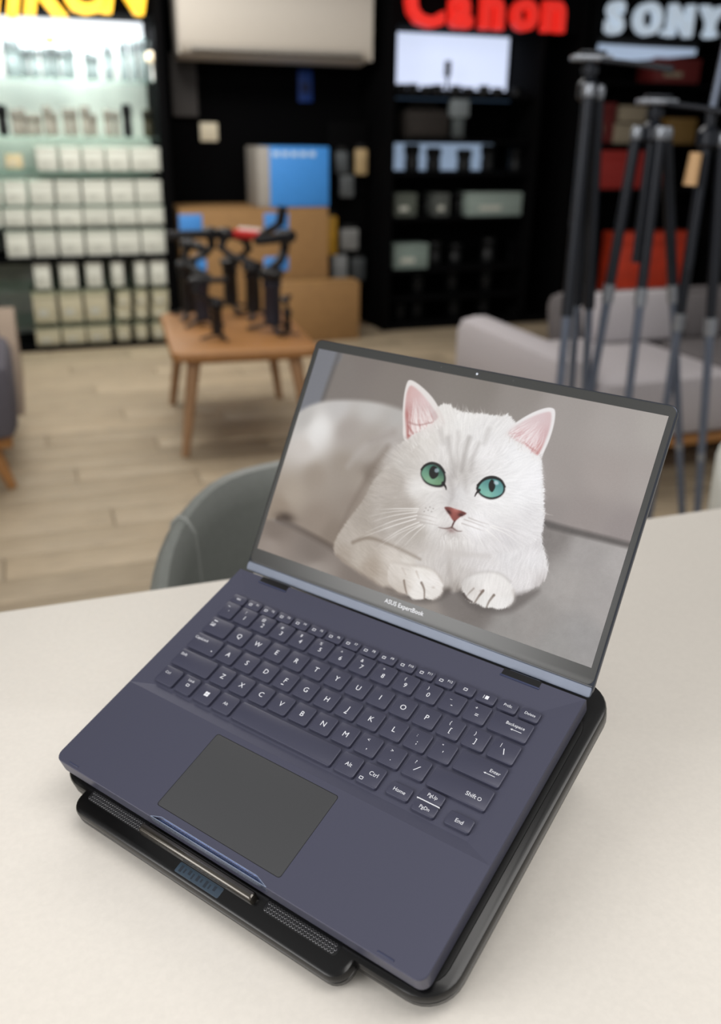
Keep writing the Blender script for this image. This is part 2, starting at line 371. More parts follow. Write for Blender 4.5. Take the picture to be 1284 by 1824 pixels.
    def combed(dx, dy, steps, base):                 # noise drawn out along a direction field: fur
        L = np.hypot(dx, dy) + 1e-9; dx, dy = dx / L, dy / L; X0, Y0 = np.meshgrid(np.arange(nx), np.arange(ny)); acc = np.zeros((ny, nx))
        for sg in (1, -1):
            X, Y = X0.astype(float), Y0.astype(float)
            for _ in range(steps):
                ix = np.clip(X.astype(int), 0, nx - 1); iy = np.clip(Y.astype(int), 0, ny - 1); acc += base[iy, ix]
                X = X + sg * dx[iy, ix]; Y = Y + sg * dy[iy, ix]
        acc /= acc.std(); return acc
    # -- sofa behind the cat, then the seat
    put(np.ones((ny, nx)), fill([(35.9, 183), (86.6, 182.4), (56.8, 196.3), (160.2, 191.2), (196.9, 193.6), (230, 187.1), (272.9, 183.4), (298.8, 188.8), (275.8, 147.6), (302.7, 150), (268.8, 117.4), (297.7, 115), (242.1, 135.4), (244.2, 115.1)],
        [(126,119,114),(128,120,114),(124,116,111),(134,127,121),(146,139,134),(160,153,149),(168,161,157),(173,167,162),(163,154,150),(166,158,154),(150,141,138),(147,138,136),(156,148,144),(146,138,135)]))
    put(shape([(-21.5, 223.9), (27.2, 200.2), (26, 181.3), (24.5, 153.5), (25.3, 132.1), (-20.4, 122.6)], 3.2), (121,122,128))
    stroke([(27.4, 201.2), (26.3, 180.4), (25.2, 154.7)], 2.4, (92,88,86), .6, 2.0, soft=4)
    put(shape([(-58.6, 52.3), (9.1, 46.8), (45.6, 46.8), (102.1, 48.1), (171, 87.3), (238.7, 105.3), (255.8, 105.4), (280.5, 106), (309.9, 107), (351.9, 108.9), (381.4, 7.1), (-28.2, -153.8)], 2.4),
        fill([(248.1, 96.2), (280.1, 94.2), (303.8, 95), (271.4, 69.4), (301.8, 62.8), (294, 36.4), (255.4, 39.8), (212.5, 34.4), (188.6, 35.5), (144.7, 18.3), (110.5, 25.1), (62.8, 32.3), (18.2, 39.3), (68.2, 18.1), (17.8, 24.4), (174.8, 19), (238.7, 24), (277.2, 24.7)],
        [(128,122,119),(160,155,153),(170,165,163),(164,159,156),(163,158,156),(152,149,148),(150,145,142),(112,105,101),(116,109,105),(126,117,110),(120,109,101),(118,107,99),(122,110,101),(152,142,134),(147,135,126),(142,134,128),(146,142,139),(150,147,145)], 3.6))
    stroke([(236.4, 105.6), (255.8, 105.4), (280.5, 106), (311.8, 106.7)], 2.6, (84,79,77), .85, 2.0, soft=3)
    img += (cloud(14) * 5 + cloud(5) * 3)[..., None] * shape([(239.9, 101.5), (312.3, 105.3), (349.1, 32.3), (243, 10.9), (193.9, 19.9)], 6)[..., None]
    # -- body, soft because it lies behind the focus
    body = shape([(-26.4, 121.4), (0.1, 137.8), (14.3, 148.6), (33.9, 156.8), (66.2, 162.5), (93.4, 163), (118.8, 158.3), (152.8, 140.6), (157.1, 70.3), (103.7, 43.9), (76.4, 42.3), (50.4, 46.6), (23.3, 50), (-16.3, 46.6)], 3.0)
    put(body, fill([(11.6, 136.7), (40.9, 153.8), (73, 159.1), (103.7, 156.7), (30.6, 130.7), (23, 114.4), (59.2, 135.3), (83.8, 129.1), (103.6, 134.4), (40.6, 91.5), (64, 106.6), (83.5, 99.4), (23.7, 72.8), (16.9, 58.7), (53.9, 56.2), (74.7, 49.9), (86.5, 79), (91.1, 105.9), (80.3, 123.6), (28.8, 123)],
        [(196,193,190),(201,198,196),(199,196,193),(190,187,184),(229,227,225),(208,202,197),(179,172,167),(177,170,164),(187,181,177),(169,159,149),(169,160,151),(171,162,153),(180,170,159),(164,152,140),(160,149,139),(150,139,129),(160,150,141),(146,136,127),(182,175,169),(224,221,218)], 3.4))
    blob(29.7, 130.0, 8.3, 3.2, 1.1, -12.4, (232,230,228), .6)
    stroke([(99.8, 129.8), (92, 109.4), (86.8, 90.3), (81.7, 70.7), (80.1, 53.7)], 3.0, (140,129,120), .5, 1.5, soft=5)
    stroke([(117.5, 154.9), (95.8, 141.1), (77.4, 123.9), (69.2, 107.9)], 4.0, (190,184,180), .5, 2.0, soft=6)
    stroke([(100.5, 143), (82.8, 131.7)], 3, (168,160,155), .4, 2.0, soft=5)
    blob(24.3, 52.3, 9.5, 0.5, -0.2, -4.5, (84,74,68), .75)
    stroke([(17.5, 49), (46, 45.9), (75.7, 41.2), (86.1, 37.5)], 2.0, (96,84,76), .7, 2.4, soft=4)
    # -- fur directions
    def at(p): return np.array(p)
    nx_, ny_ = [(167.6, 108.5)][0]; hx, hy = U - nx_, V - ny_
    a0, a1 = at([(98.3, 58.7)][0]), at([(168.2, 38)][0]); arm_d = a1 - a0
    b0 = cloud(1.3)
    lic = combed(hx + cloud(22) * 40, hy + cloud(22) * 40, 9, b0)
    lic2 = combed(np.full_like(U, arm_d[0]) + cloud(25) * 40, np.full_like(U, arm_d[1]) + cloud(25) * 40, 8, b0)
    lic3 = combed(cloud(20) * .8 + .1, np.full_like(U, -1.) + cloud(20) * .6, 8, b0)
    # -- chest and shoulder
    chest = shape([(104.4, 102.1), (120.2, 87.6), (141.4, 56.9), (152.7, 46.7), (172, 41.4), (184.5, 37.7), (197.3, 40.8), (210, 42.2), (236, 48.6), (245.9, 55.8), (254.2, 65), (254.8, 75), (251, 83), (244, 94.3), (237.4, 117.5), (207.7, 118.5), (142.8, 111.4)], .9, lic3 * .35)
    put(chest, fill([(160.6, 60.1), (179.2, 63.2), (196.6, 68.2), (221.8, 75.5), (243.3, 77.5), (184.6, 47.4), (189.6, 41.1), (243.8, 96.3), (147.9, 67.7), (243, 64.9), (253.1, 63), (211.3, 66), (177.5, 54), (197.6, 51.3)],
        [(214,209,205),(221,218,216),(228,225,225),(228,226,227),(231,229,230),(208,203,199),(170,163,157),(220,217,218),(205,199,194),(230,227,227),(205,200,199),(229,226,226),(212,207,204),(208,203,200)]) + (lic3 * 3.2)[..., None])
    stroke([(178.4, 69.6), (180.5, 59.3), (185, 47.5), (189.9, 40.3)], 2.2, (186,180,176), .55, 2.4, soft=3)
    arm = shape([(114.9, 132.2), (104.4, 116.9), (96.1, 101), (91.8, 84.1), (83.8, 65.1), (78.8, 51), (78.4, 42.9), (83.3, 35.8), (97.2, 31.4), (120.5, 27.2), (138.7, 23.6), (152.8, 24.4), (160, 40), (152.4, 54.7), (166.1, 72.8), (145.7, 103.1)], 1.3, lic2 * .3)
    put(arm, fill([(102.5, 92.3), (98.7, 72.8), (89.5, 52.5), (103.7, 43.9), (119.8, 73.7), (133.5, 50.1), (117.5, 35.5), (147.3, 47.4), (89.6, 39.9), (136, 28.3), (138.5, 65.1), (114.2, 104.5), (151.4, 57.5)],
        [(178,170,162),(181,173,165),(191,183,175),(194,186,177),(177,169,162),(214,207,200),(180,169,158),(224,219,213),(178,168,158),(196,187,178),(184,177,170),(186,179,172),(205,198,192)]) + (lic2 * 2.4)[..., None])
    stroke([(94.8, 50.3), (107, 57.4), (125.5, 57.9), (144.3, 56), (156.6, 54.1)], 1.5, (142,130,119), .6, .8, soft=2.2)
    stroke([(84.3, 36.1), (109, 29.3), (137.7, 23.4)], 1.6, (150,138,128), .5, 1.0, soft=2.5)
    # -- head
    head = shape([(113.2, 140.2), (105.4, 129.2), (100.2, 116.9), (97.8, 102.4), (100, 87.1), (108.3, 73), (123.5, 63.3), (145.4, 60.3), (165.1, 61.4), (181.4, 63.9), (200.8, 69.4), (221.2, 77.4), (235.6, 87.8), (242, 97.9), (239.6, 111.8), (235.7, 125.5), (230.6, 138.9), (225.2, 150.3), (211.6, 162.1), (191.8, 175.3), (185, 173.5), (172.1, 172.6), (161, 171.3), (151.3, 171.2), (142.6, 173.5), (134.8, 172.9), (126.1, 159.8)], .9, lic * .45)
    hp = [(113.2, 140.2), (105.4, 129.2), (100.2, 116.9), (97.8, 102.4), (100, 87.1), (108.3, 73), (123.5, 63.3), (145.4, 60.3), (165.1, 61.4), (181.4, 63.9), (200.8, 69.4), (221.2, 77.4), (235.6, 87.8), (242, 97.9), (239.6, 111.8), (235.7, 125.5), (230.6, 138.9), (225.2, 150.3), (211.6, 162.1), (191.8, 175.3), (185, 173.5), (172.1, 172.6), (161, 171.3), (151.3, 171.2), (142.6, 173.5), (134.8, 172.9), (126.1, 159.8)]
    kx = np.clip((U - [(112.3, 94.8)][0][0]) / ([(138.7, 101.3)][0][0] - [(112.3, 94.8)][0][0]), 0, 1); ky = np.clip((V - [(114.9, 132.2)][0][1]) / 6, 0, 1); kx = np.maximum(kx, ky); kz = np.clip(([(173.7, 79.3)][0][1] - V) / 10, 0, 1); kx = kx * (1 - kz * .8)
    head = head * kx + shape(hp, 9.0, lic * .6) * (1 - kx)
    put(head, fill([(158.8, 166.4), (132.7, 140.7), (119.4, 119.5), (115.7, 100.2), (131, 89.4), (116.1, 84.2), (136.1, 104.3), (152.8, 140.6), (166.9, 125.1), (184.2, 147.6), (207, 148.3), (226.7, 131.7), (229.4, 107.1), (210.9, 108.6), (169.2, 106.7), (156.7, 85.8), (193.6, 91.2), (175, 78.3), (177.6, 70.7), (147.1, 69.8), (217.3, 89), (206.5, 80.5), (139.6, 164.8), (109.3, 103.3), (173.5, 158.4), (122.2, 133.8), (220.2, 121.6), (154.9, 105.4), (188.9, 105.1), (179.8, 89.7)],
        [(236,234,232),(224,220,216),(206,201,196),(196,189,183),(195,188,182),(186,179,172),(228,225,222),(229,226,224),(206,202,199),(237,235,235),(240,239,240),(242,241,243),(229,227,228),(240,239,239),(224,222,222),(228,225,223),(242,240,241),(206,201,198),(222,218,215),(197,191,185),(222,219,220),(226,223,223),(232,229,226),(192,185,178),(232,230,229),(210,205,200),(241,240,241),(226,223,221),(240,238,238),(234,231,230)]) + (lic * 3.0)[..., None])
    m = shape([(115.6, 109.4), (112.3, 94.8), (119.8, 73.7), (147.9, 67.7), (152.8, 82.5), (134.5, 91.2)], 6) * .35; put(m, (184,177,170))
    # brow stripes
    for p, w, a in (([(149, 148.7), (152.8, 140.6), (159.8, 128.8), (163.2, 121.6)], 2.4, .38), ([(165.9, 152.4), (166.2, 141.4), (168.1, 127.2)], 1.8, .55), ([(174.9, 149.9), (173.9, 138.7), (175.3, 128.9)], 1.6, .35), ([(155.9, 154.7), (159.2, 142), (163.4, 129.6)], 1.4, .25), ([(139, 154.7), (146.7, 143.8)], 1.8, .3), ([(179.5, 161.8), (179.3, 150.9)], 1.8, .3), ([(159.8, 119.9), (166.7, 108.3), (166.3, 101.1)], 2.0, .4), ([(172.5, 122.9), (176.8, 113)], 1.8, .25)):
        stroke(p, w, (170,165,162), a, 1.2, soft=3.6)
    stroke([(110.4, 115.1), (120, 110.4), (122.3, 99.5)], 2.5, (180,173,166), .35, 1.0, soft=4)
    # -- ears
    def ear(outer, inner, pts, cols, hairs, edge, base, tipp):
        (bx0, by0), (bx1, by1) = base; ex, ey = bx1 - bx0, by1 - by0; ln_ = math.hypot(ex, ey); d = ((U - bx0) * -ey + (V - by0) * ex) / ln_
        sg = 1 if ((tipp[0] - bx0) * -ey + (tipp[1] - by0) * ex) > 0 else -1; fd = np.clip(d * sg / 6.5 + lic * .12, 0, 1)
        put(shape(outer, .5) * np.clip(fd * 1.1, 0, 1), edge)
        put(shape(inner, 1.1) * np.clip(fd * 1.6, 0, 1), fill(pts, cols, 3.0))
        for h, w, c, a in hairs: stroke(h, w, c, a, .08)
    hl = []; hr = []
    B0, B1, T0, T1 = [at(q) for q in [(115.1, 143.8), (132.8, 158), (106.1, 160.4), (136.4, 165.1)]]; tip = at([(106.1, 181.3)][0])
    for i in range(130):
        t = rng.random(); s = B0 * (1 - t) + B1 * t + rng.normal(0, 1.0, 2); e = s + (tip - s) * rng.uniform(.3, .75) + rng.normal(0, 2.0, 2); mid = (s + e) / 2 + rng.normal(0, 1.2, 2) + np.array([-1.0, .6])
        hl.append(([s, mid, e], .34, (240,232,230) if rng.random() < .7 else (206,168,166), rng.uniform(.3, .75)))
    ear([(113.9, 138), (106.2, 152.5), (101, 168.7), (99.1, 181.8), (101.2, 186.4), (110.9, 184), (124.1, 177.2), (134, 169.1), (142.2, 159.9), (144.6, 150.1), (132.7, 140.7)], [(111.1, 147.6), (105.6, 160.3), (102, 173.5), (102.4, 181.5), (107.1, 181.5), (116.6, 176.7), (128, 168.9), (135, 162.1), (129.3, 156.4), (119.9, 150.8), (117, 144.2), (114.7, 140.5)],
        [(102.2, 175.9), (107.1, 160.6), (107.2, 176.8), (116.6, 164.8), (127.7, 162.4), (114.3, 145.9), (118.4, 149.1), (119.2, 172.2)], [(204,164,160),(188,138,135),(214,184,182),(206,182,181),(214,200,199),(178,122,118),(206,176,174),(222,198,198)], hl, (228,222,219), [(113.4, 136.5), (145.1, 156)], tip)
    stroke([(111.1, 153.6), (120.6, 153.2), (131.9, 157.8)], .9, (176,140,138), .5, .5, soft=1)
    stroke([(118, 145.8), (111.5, 150.9)], 1.0, (165,112,108), .5, .5, soft=1)
    B0, B1 = [at(q) for q in [(196.9, 162.5), (221.1, 153.2)]]; tip = at([(221.7, 183)][0])
    for i in range(130):
        t = rng.random(); s = B0 * (1 - t) + B1 * t + rng.normal(0, 1.0, 2); e = s + (tip - s) * rng.uniform(.3, .7) + rng.normal(0, 1.8, 2); mid = (s + e) / 2 + rng.normal(0, 1.2, 2)
        hr.append(([s, mid, e], .34, (244,236,236) if rng.random() < .7 else (214,180,182), rng.uniform(.3, .7)))
    ear([(192.6, 158.9), (194.5, 165.8), (201.1, 173.7), (209.1, 180.9), (217.3, 185.9), (222.7, 187), (225.6, 184.6), (227.4, 176.1), (227.6, 164.7), (226.3, 153.5), (225.7, 145.8), (218.1, 148.7), (205.7, 152.3)], [(195.2, 162.1), (200.8, 170.2), (210, 178.1), (219, 183.3), (223.1, 182.8), (225.2, 173.5), (224.8, 162.4), (223.2, 153.6), (220.8, 151.4), (212.8, 155.6), (202.8, 158.5)],
        [(199.4, 164.7), (208.3, 172.2), (217.1, 179.5), (222.9, 179.4), (223.4, 166.8), (220.6, 154.8), (210.5, 158.5), (215.1, 165)], [(224,212,212),(222,204,205),(218,197,199),(214,190,191),(208,176,178),(198,142,140),(222,196,196),(224,200,202)], hr, (234,230,230), [(189.7, 159.2), (226.5, 145.9)], tip)
    stroke([(222.4, 153.5), (217.5, 154.9), (210.8, 157.7)], .9, (196,148,146), .6, .4, soft=1)
    # tufts over the ear roots, crown hair, cheek hair against the wall
    for i in range(150):
        t = rng.random(); k = i % 3
        if k == 0: s = at([(122.2, 133.8)][0]) * (1 - t) + at([(141.3, 159.7)][0]) * t; d = at([(118.5, 144.5)][0]) - at([(127, 134.9)][0])
        elif k == 1: s = at([(192.2, 160.2)][0]) * (1 - t) + at([(222.9, 147.7)][0]) * t; d = at([(203.3, 166.8)][0]) - at([(202.3, 155.9)][0])
        else: s = at([(136.9, 169.7)][0]) * (1 - t) + at([(193.8, 172.2)][0]) * t; d = at([(147.2, 174.4)][0]) - at([(151.2, 167.1)][0])
        s = s + rng.normal(0, 1.2, 2); e = s + d * rng.uniform(.3, .9) + rng.normal(0, 1.2, 2); stroke([s, (s + e) / 2 + rng.normal(0, .5, 2), e], .38, (238,235,232) if rng.random() < .75 else (212,206,202), rng.uniform(.2, .5), .06)
    for i in range(120):
        t = rng.random(); q = [at(z) for z in [(225.6, 150.4), (231.6, 137), (236.3, 123.5), (240.3, 109.9), (244, 94.3), (250.8, 83.8), (254.6, 74.5)]]; j = t * 5.999; a = int(j); s = q[a] * (1 - j + a) + q[a + 1] * (j - a); d = at([(240.4, 116.2)][0]) - at([(236, 119.2)][0])
        e = s + d * rng.uniform(.2, .9) + rng.normal(0, .5, 2); stroke([s - d * .6, s, e], .32, (232,230,230), rng.uniform(.25, .6), .05)
    for i in range(260):                             # loose longer hairs over the face
        a = rng.uniform(0, 2 * PI); r = rng.uniform(18, 62); s = np.array([nx_ + r * math.cos(a), ny_ + r * math.sin(a) * .9]); d = np.array([math.cos(a), math.sin(a)])
        iy = int(np.clip((s[1] - v0) / dv, 0, ny - 1)); ix = int(np.clip((s[0] - u0) / du, 0, nx - 1))
        if head[iy, ix] > .95: stroke([s, s + d * 2 + rng.normal(0, .4, 2), s + d * rng.uniform(3, 5.5) + rng.normal(0, .6, 2)], .3, (250,249,248) if rng.random() < .6 else (196,190,186), rng.uniform(.08, .24), .05)
    blob(163.4, 111.0, 7.7, 0.2, 2.3, -12.7, (196,191,189), .42); blob(133.7, 81.9, 13.0, 0.8, 2.1, -14.8, (178,170,163), .4); blob(178.5, 65.2, 31.7, 3.9, 0.4, -6.9, (196,190,186), .35); blob(138.4, 106.7, 8.0, 0.1, 0.1, -6.3, (236,233,231), .4)
    blob(183.0, 105.8, 5.8, -0.3, 0.4, -6.9, (214,211,210), .4); blob(215.6, 101.3, 13.4, 0.2, -0.2, -7.7, (226,223,223), .4); blob(217.2, 137.8, 9.8, -0.2, 1.8, -13.9, (246,245,246), .4)
    # -- eyes
    def eye(o, iris, pup, pts, cols, corner):
        put(shape(o, 1.6) * .35, (150,140,134)); put(shape(o, .8), (30,29,30)); put(shape(iris, .7), fill(pts, cols, 3.0)); put(shape(pup, .5), (14,16,18)); stroke(corner, 1.1, (38,30,30), .9, .3, soft=.6)
    eye([(134.8, 118.5), (136, 123.8), (141.5, 126.8), (148.8, 126.3), (154.6, 122.3), (157.5, 116.7), (156.6, 112), (150.3, 110.1), (142.5, 110.8), (137.3, 114.1)], [(135.4, 118.2), (137.2, 123.1), (142.3, 126.1), (148.6, 125.3), (153.8, 121.6), (156, 116.8), (154.8, 112.9), (149.4, 111.2), (142.7, 111.8), (137.6, 114.6)], [(141.7, 121.9), (143.6, 125.1), (147.5, 124.2), (150, 119.8), (148.2, 116.3), (145.4, 115.6), (142.5, 118.1)],
        [(139.3, 117.3), (142.5, 123.9), (150.6, 122.2), (142.2, 113), (151, 113.8), (146.9, 114.2)], [(132,172,152),(86,124,116),(72,104,98),(160,190,160),(132,164,132),(150,186,160)], [(155.8, 114.5), (159, 112.2), (160.2, 110.2)])
    eye([(184.1, 116.6), (184.9, 121.5), (188.6, 125.9), (194.4, 128.2), (200.6, 127.5), (205, 123.8), (206, 119.4), (203, 114.7), (197, 111.9), (189.7, 112.7)], [(185.5, 116.9), (186.6, 122), (190.1, 125.4), (195.2, 127.1), (200.4, 126.6), (204.3, 123.2), (204.9, 118.7), (201.9, 115.3), (196.6, 113.1), (189.9, 113.6)], [(192.5, 122.5), (193.6, 126.2), (196.4, 124.8), (198, 121.3), (197, 117.5), (194.3, 118.6)],
        [(188.6, 117.2), (190.5, 122.9), (200.7, 124.5), (194.2, 114.7), (200.9, 116.8), (203.3, 120.8)], [(142,192,180),(104,150,150),(98,146,150),(160,206,188),(136,186,180),(124,172,172)], [(186.6, 116.3), (185.1, 113.7), (184.6, 111)])
    stroke([(134.7, 120.3), (136.8, 124.4), (141.8, 127.4), (149.1, 126.8), (155.1, 122.4)], .8, (26,24,24), .75, .5, soft=.6); stroke([(184.1, 119.6), (188.1, 125.8), (194.2, 128.6), (201, 127.6), (205.6, 123.5)], .8, (26,24,24), .75, .5, soft=.6)
    blob(147.6, 122.4, 2.0, 0.0, 0.1, -1.8, (196,214,222), .75, .6); blob(197.8, 124.7, 2.1, 0.0, 0.1, -1.5, (206,222,230), .75, .6)
    stroke([(140.7, 107.2), (148.4, 106.9), (156.5, 109.3)], 1.2, (244,242,240), .5, .5, soft=1.5); stroke([(190.9, 110.4), (198.3, 110.6), (204.6, 113.9)], 1.2, (248,247,247), .5, .5, soft=1.5)
    # -- nose, mouth, muzzle
    blob(170.4, 100.4, 7.7, 0.2, -0.2, -3.6, (205,200,198), .4)
    put(shape([(163.3, 96.8), (167.2, 98.3), (172.7, 97.9), (178, 98), (182.2, 96.9), (178.5, 93.7), (176.5, 91), (174.8, 88.8), (171.9, 90.2), (167.8, 93.6)], .6), fill([(165.4, 96.5), (180.4, 96.4), (172.5, 95.7), (174.4, 90), (168.2, 95.4)], [(112,72,70),(120,80,76),(188,126,118),(146,88,82),(170,112,106)]))
    blob(168.0, 94.5, 2.2, -0.8, 0.0, -1.3, (70,40,40), .8); blob(178.1, 94.9, 2.1, 0.1, -0.1, -1.3, (78,46,44), .8); blob(173.0, 97.1, 2.9, -0.1, -0.1, -1.1, (198,140,132), .6)
    stroke([(174.7, 89.2), (174.2, 86.4), (174.1, 83.8)], .7, (96,66,64), .9, .6, soft=.6)
    stroke([(174, 84.2), (171.1, 82.5), (167.5, 81.6), (163.2, 81.3)], .75, (128,108,104), .8, .2, soft=.8); stroke([(174, 84.2), (176.7, 83.2), (179.8, 82.7), (182.9, 83.5)], .75, (128,108,104), .8, .2, soft=.8)
    blob(174.3, 81.6, 3.4, 0.1, 0.2, -1.7, (150,122,120), .6)
    blob(156.7, 85.8, 10.7, 0.6, -0.6, -4.2, (240,237,235), .45); blob(192.0, 90.3, 11.1, 0.4, -0.5, -4.0, (248,246,246), .5)
    for p in ([(141.9, 86.3), (151.1, 87.4), (160.1, 87.5)], [(141.3, 83.5), (151.2, 84.3), (160.1, 84.4)], [(145.3, 80.9), (154, 81.9), (162.8, 82.5)], [(181.8, 92.4), (191.5, 91.9), (201.1, 91)], [(181, 89.1), (190.7, 88.7), (200.2, 88.2)], [(184.9, 94.5), (193.6, 93.8), (202, 93.9)]): stroke(p, .5, (188,180,176), .6, .15, soft=.7)
    for q in ([(148.3, 92.5), (151.3, 94.2), (154.5, 93.7), (150.8, 91.4), (147.8, 89.7), (153.8, 91.2)]): blob(q[0], q[1], .55, 0, 0, .45, (150,142,138), .8)
    # whiskers
    for p, a in (([(142.4, 90.6), (123.5, 85.7), (105.8, 80.2)], .8), ([(141.9, 87.7), (122.9, 80), (105.2, 69.8)], .7), ([(142.8, 85.2), (124.3, 75.8), (103.9, 61.2)], .85), ([(142.7, 82.5), (123.4, 71), (100.5, 55.6)], .85), ([(146.3, 80.8), (132.4, 70.7), (120.1, 58.2)], .8), ([(149.7, 79.9), (139.4, 69.9), (131.1, 56.7)], .7), ([(151.8, 79.6), (145.8, 70.7), (140.3, 60.2)], .6), ([(142.4, 89.2), (121.8, 83), (101.6, 73.5)], .6), ([(147.8, 79.4), (130.7, 66.6), (116.3, 50.8)], .5), ([(203.4, 92.5), (216.7, 91), (229.9, 86.2)], .7), ([(204.8, 93.8), (218.1, 93.5), (233.8, 90.6)], .6), ([(201.6, 89.5), (211.7, 85.4), (220.3, 80.1)], .6), ([(195.8, 84.4), (201.6, 78.3), (206.1, 73.1)], .4), ([(235.6, 115), (241.6, 112.4), (247.2, 112.6)], .4)):
        stroke(p, .42, (248,245,242), a, .1, soft=.4)
    for i in range(60):
        t = rng.random(); s = at([(168.1, 74.2)][0]) * (1 - t) + at([(197.6, 79.3)][0]) * t + rng.normal(0, 1.6, 2); d = at([(181.1, 66)][0]) - at([(178.8, 72.8)][0]); e = s + d * rng.uniform(.4, 1.1) + rng.normal(0, .8, 2); stroke([s, (s + e) / 2, e], .34, (240,237,235), rng.uniform(.25, .55), .05)
    # -- paws
    put(shape([(135, 25.2), (153.7, 22), (172.9, 24.5), (186.7, 34.1), (187, 40.3), (169.6, 34)], 3) * .6, (78,70,66)); put(shape([(195, 41.9), (201.4, 34.3), (213.6, 31.4), (234.6, 36.4), (244.9, 45.5), (253.3, 59.7), (230.6, 48.6)], 3) * .55, (82,75,72))
    put(shape([(134.9, 46), (149.5, 47.1), (161.8, 49.4), (170.4, 48.8), (178.5, 43.8), (182, 37.9), (181, 32.3), (175.6, 28), (170.3, 27.7), (166.7, 25.2), (160.7, 23.8), (154.4, 25.8), (148.6, 24.9), (138.2, 28), (133.1, 36.4)], .9, lic2 * .25),
        fill([(160, 40), (141.4, 32.1), (175.1, 32.2), (161.7, 28.1), (146.4, 42.6), (173.5, 44), (149.1, 27.8), (162.5, 47.4)], [(238,234,230),(210,203,196),(226,221,216),(232,227,222),(222,216,210),(236,232,229),(206,198,190),(232,228,223)]) + (lic2 * 2.4)[..., None])
    stroke([(148.7, 34.8), (151.3, 30.2), (154.4, 25.8)], .9, (140,126,116), .75, .5, soft=.9); stroke([(163.4, 37.5), (167.3, 33.4), (169.6, 27)], 1.0, (126,112,103), .85, .5, soft=.9); stroke([(156.5, 44.3), (160.5, 40.1)], .8, (196,186,178), .6, .4, soft=1.2); stroke([(144.1, 43.3), (148.7, 39.3)], .8, (196,186,178), .5, .4, soft=1.2)
    put(shape([(196, 44.7), (196.8, 50.6), (202.9, 56.3), (212.2, 60.3), (220.9, 61.7), (229, 59), (235, 54.1), (237.3, 47.3), (234.7, 41.5), (228.9, 37.5), (221.9, 36.6), (217.8, 35.3), (212, 36), (205.6, 35.7), (199.8, 39)], .9, lic3 * .25),
        fill([(215.6, 50.3), (200.8, 44.5), (232.6, 49.2), (219.5, 38.4), (208.5, 39.6), (228.8, 40.4), (220.7, 58.2), (206.1, 53.8)], [(240,237,235),(214,210,207),(232,229,227),(232,229,226),(222,217,213),(236,233,231),(234,231,229),(230,227,225)]) + (lic3 * 2.2)[..., None])
    stroke([(213.1, 46.6), (211.1, 41.7), (209.5, 36.5)], .95, (130,118,110), .85, .6, soft=.9); stroke([(222, 45.9), (220, 41), (219.3, 36.2)], 1.0, (132,120,112), .85, .5, soft=.9); stroke([(205.5, 45.9), (203.1, 41.8), (201.6, 37.9)], .7, (160,150,143), .6, .4, soft=.9)
    stroke([(199.1, 39.7), (202.7, 37.3), (207.3, 36.2)], 1.0, (66,56,52), .85, .6, soft=1.0); blob(212.0, 45.8, 1.4, 0.0, -0.2, -0.9, (150,130,124), .6); blob(174.0, 37.1, 1.2, 0.0, -0.2, -0.9, (190,176,168), .6)
    for p, w, c, a in (([(135.1, 45.6), (148.9, 47.4), (162.2, 49.5), (172.6, 48.2), (179.7, 43.3)], 1.3, (196,188,181), .45), ([(196.3, 46.6), (198.3, 51.9), (204.1, 57.1), (212.9, 61), (222.7, 61.8), (230.9, 58.7)], 1.2, (200,196,193), .5), ([(138.5, 27.2), (148.6, 24.9), (154.5, 25.4)], 1.4, (186,176,168), .5), ([(235.3, 53.4), (237.7, 47.4), (235.1, 41.6)], 1.3, (196,190,186), .5), ([(182, 37.9), (181.4, 32.4), (176.5, 28.3)], 1.2, (190,181,174), .5), ([(176.1, 58), (178.5, 65.2), (192, 67.8), (209.3, 71.9)], 2.5, (204,199,196), .35)):
        stroke(p, w, c, a, w * .7, soft=2.2)
    # lamp mirrored in the glass near the webcam is left to the glass itself
    cm = np.clip(body + chest + arm + head, 0, 1)[..., None]; img = np.where(cm > 0, img - cm * (242 - img) * .22, img)
    img += (rng.normal(0, 1.2, (ny, nx)))[..., None]
    return np.clip(img, 0, 255)

gu = np.linspace(DX0 * 1000, DX1 * 1000, NX); gv = np.linspace(DY0 * 1000, DY1 * 1000, NY)
GU, GV = np.meshgrid(gu, gv)
pic = picture(GU, GV)
co = np.stack([GU.ravel() / 1000, GV.ravel() / 1000, np.full(GU.size, .00025)], 1)
ii = np.arange((NX - 1) * (NY - 1)); rI = ii // (NX - 1); cI = ii % (NX - 1); v0 = rI * NX + cI
fc = np.stack([v0, v0 + 1, v0 + NX + 1, v0 + NX], 1)
me = bpy.data.meshes.new('display'); me.vertices.add(len(co)); me.vertices.foreach_set('co', co.astype(np.float32).ravel())
me.loops.add(fc.size); me.loops.foreach_set('vertex_index', fc.astype(np.int32).ravel())
me.polygons.add(len(fc)); me.polygons.foreach_set('loop_start', np.arange(0, fc.size, 4, dtype=np.int32))
me.update(calc_edges=True)
at = me.color_attributes.new('picture', 'FLOAT_COLOR', 'POINT')
srgb = np.clip(pic.reshape(-1, 3) / 255, 0, 1); ln = np.where(srgb <= .04045, srgb / 12.92, ((srgb + .055) / 1.055) ** 2.4)
at.data.foreach_set('color', np.concatenate([ln, np.ones((len(ln), 1))], 1).astype(np.float32).ravel())
md = bpy.data.materials.new('lit_display'); md.use_nodes = True; nt = md.node_tree; bs = nt.nodes['Principled BSDF']
bs.inputs['Base Color'].default_value = (.0, .0, .0, 1); bs.inputs['Roughness'].default_value = .22; bs.inputs['Specular IOR Level'].default_value = .07
an = nt.nodes.new('ShaderNodeAttribute'); an.attribute_name = 'picture'; nt.links.new(an.outputs['Color'], bs.inputs['Emission Color']); bs.inputs['Emission Strength'].default_value = .97
me.materials.append(md); dsp = bpy.data.objects.new('display', me); COL.objects.link(dsp); dsp.parent = lid
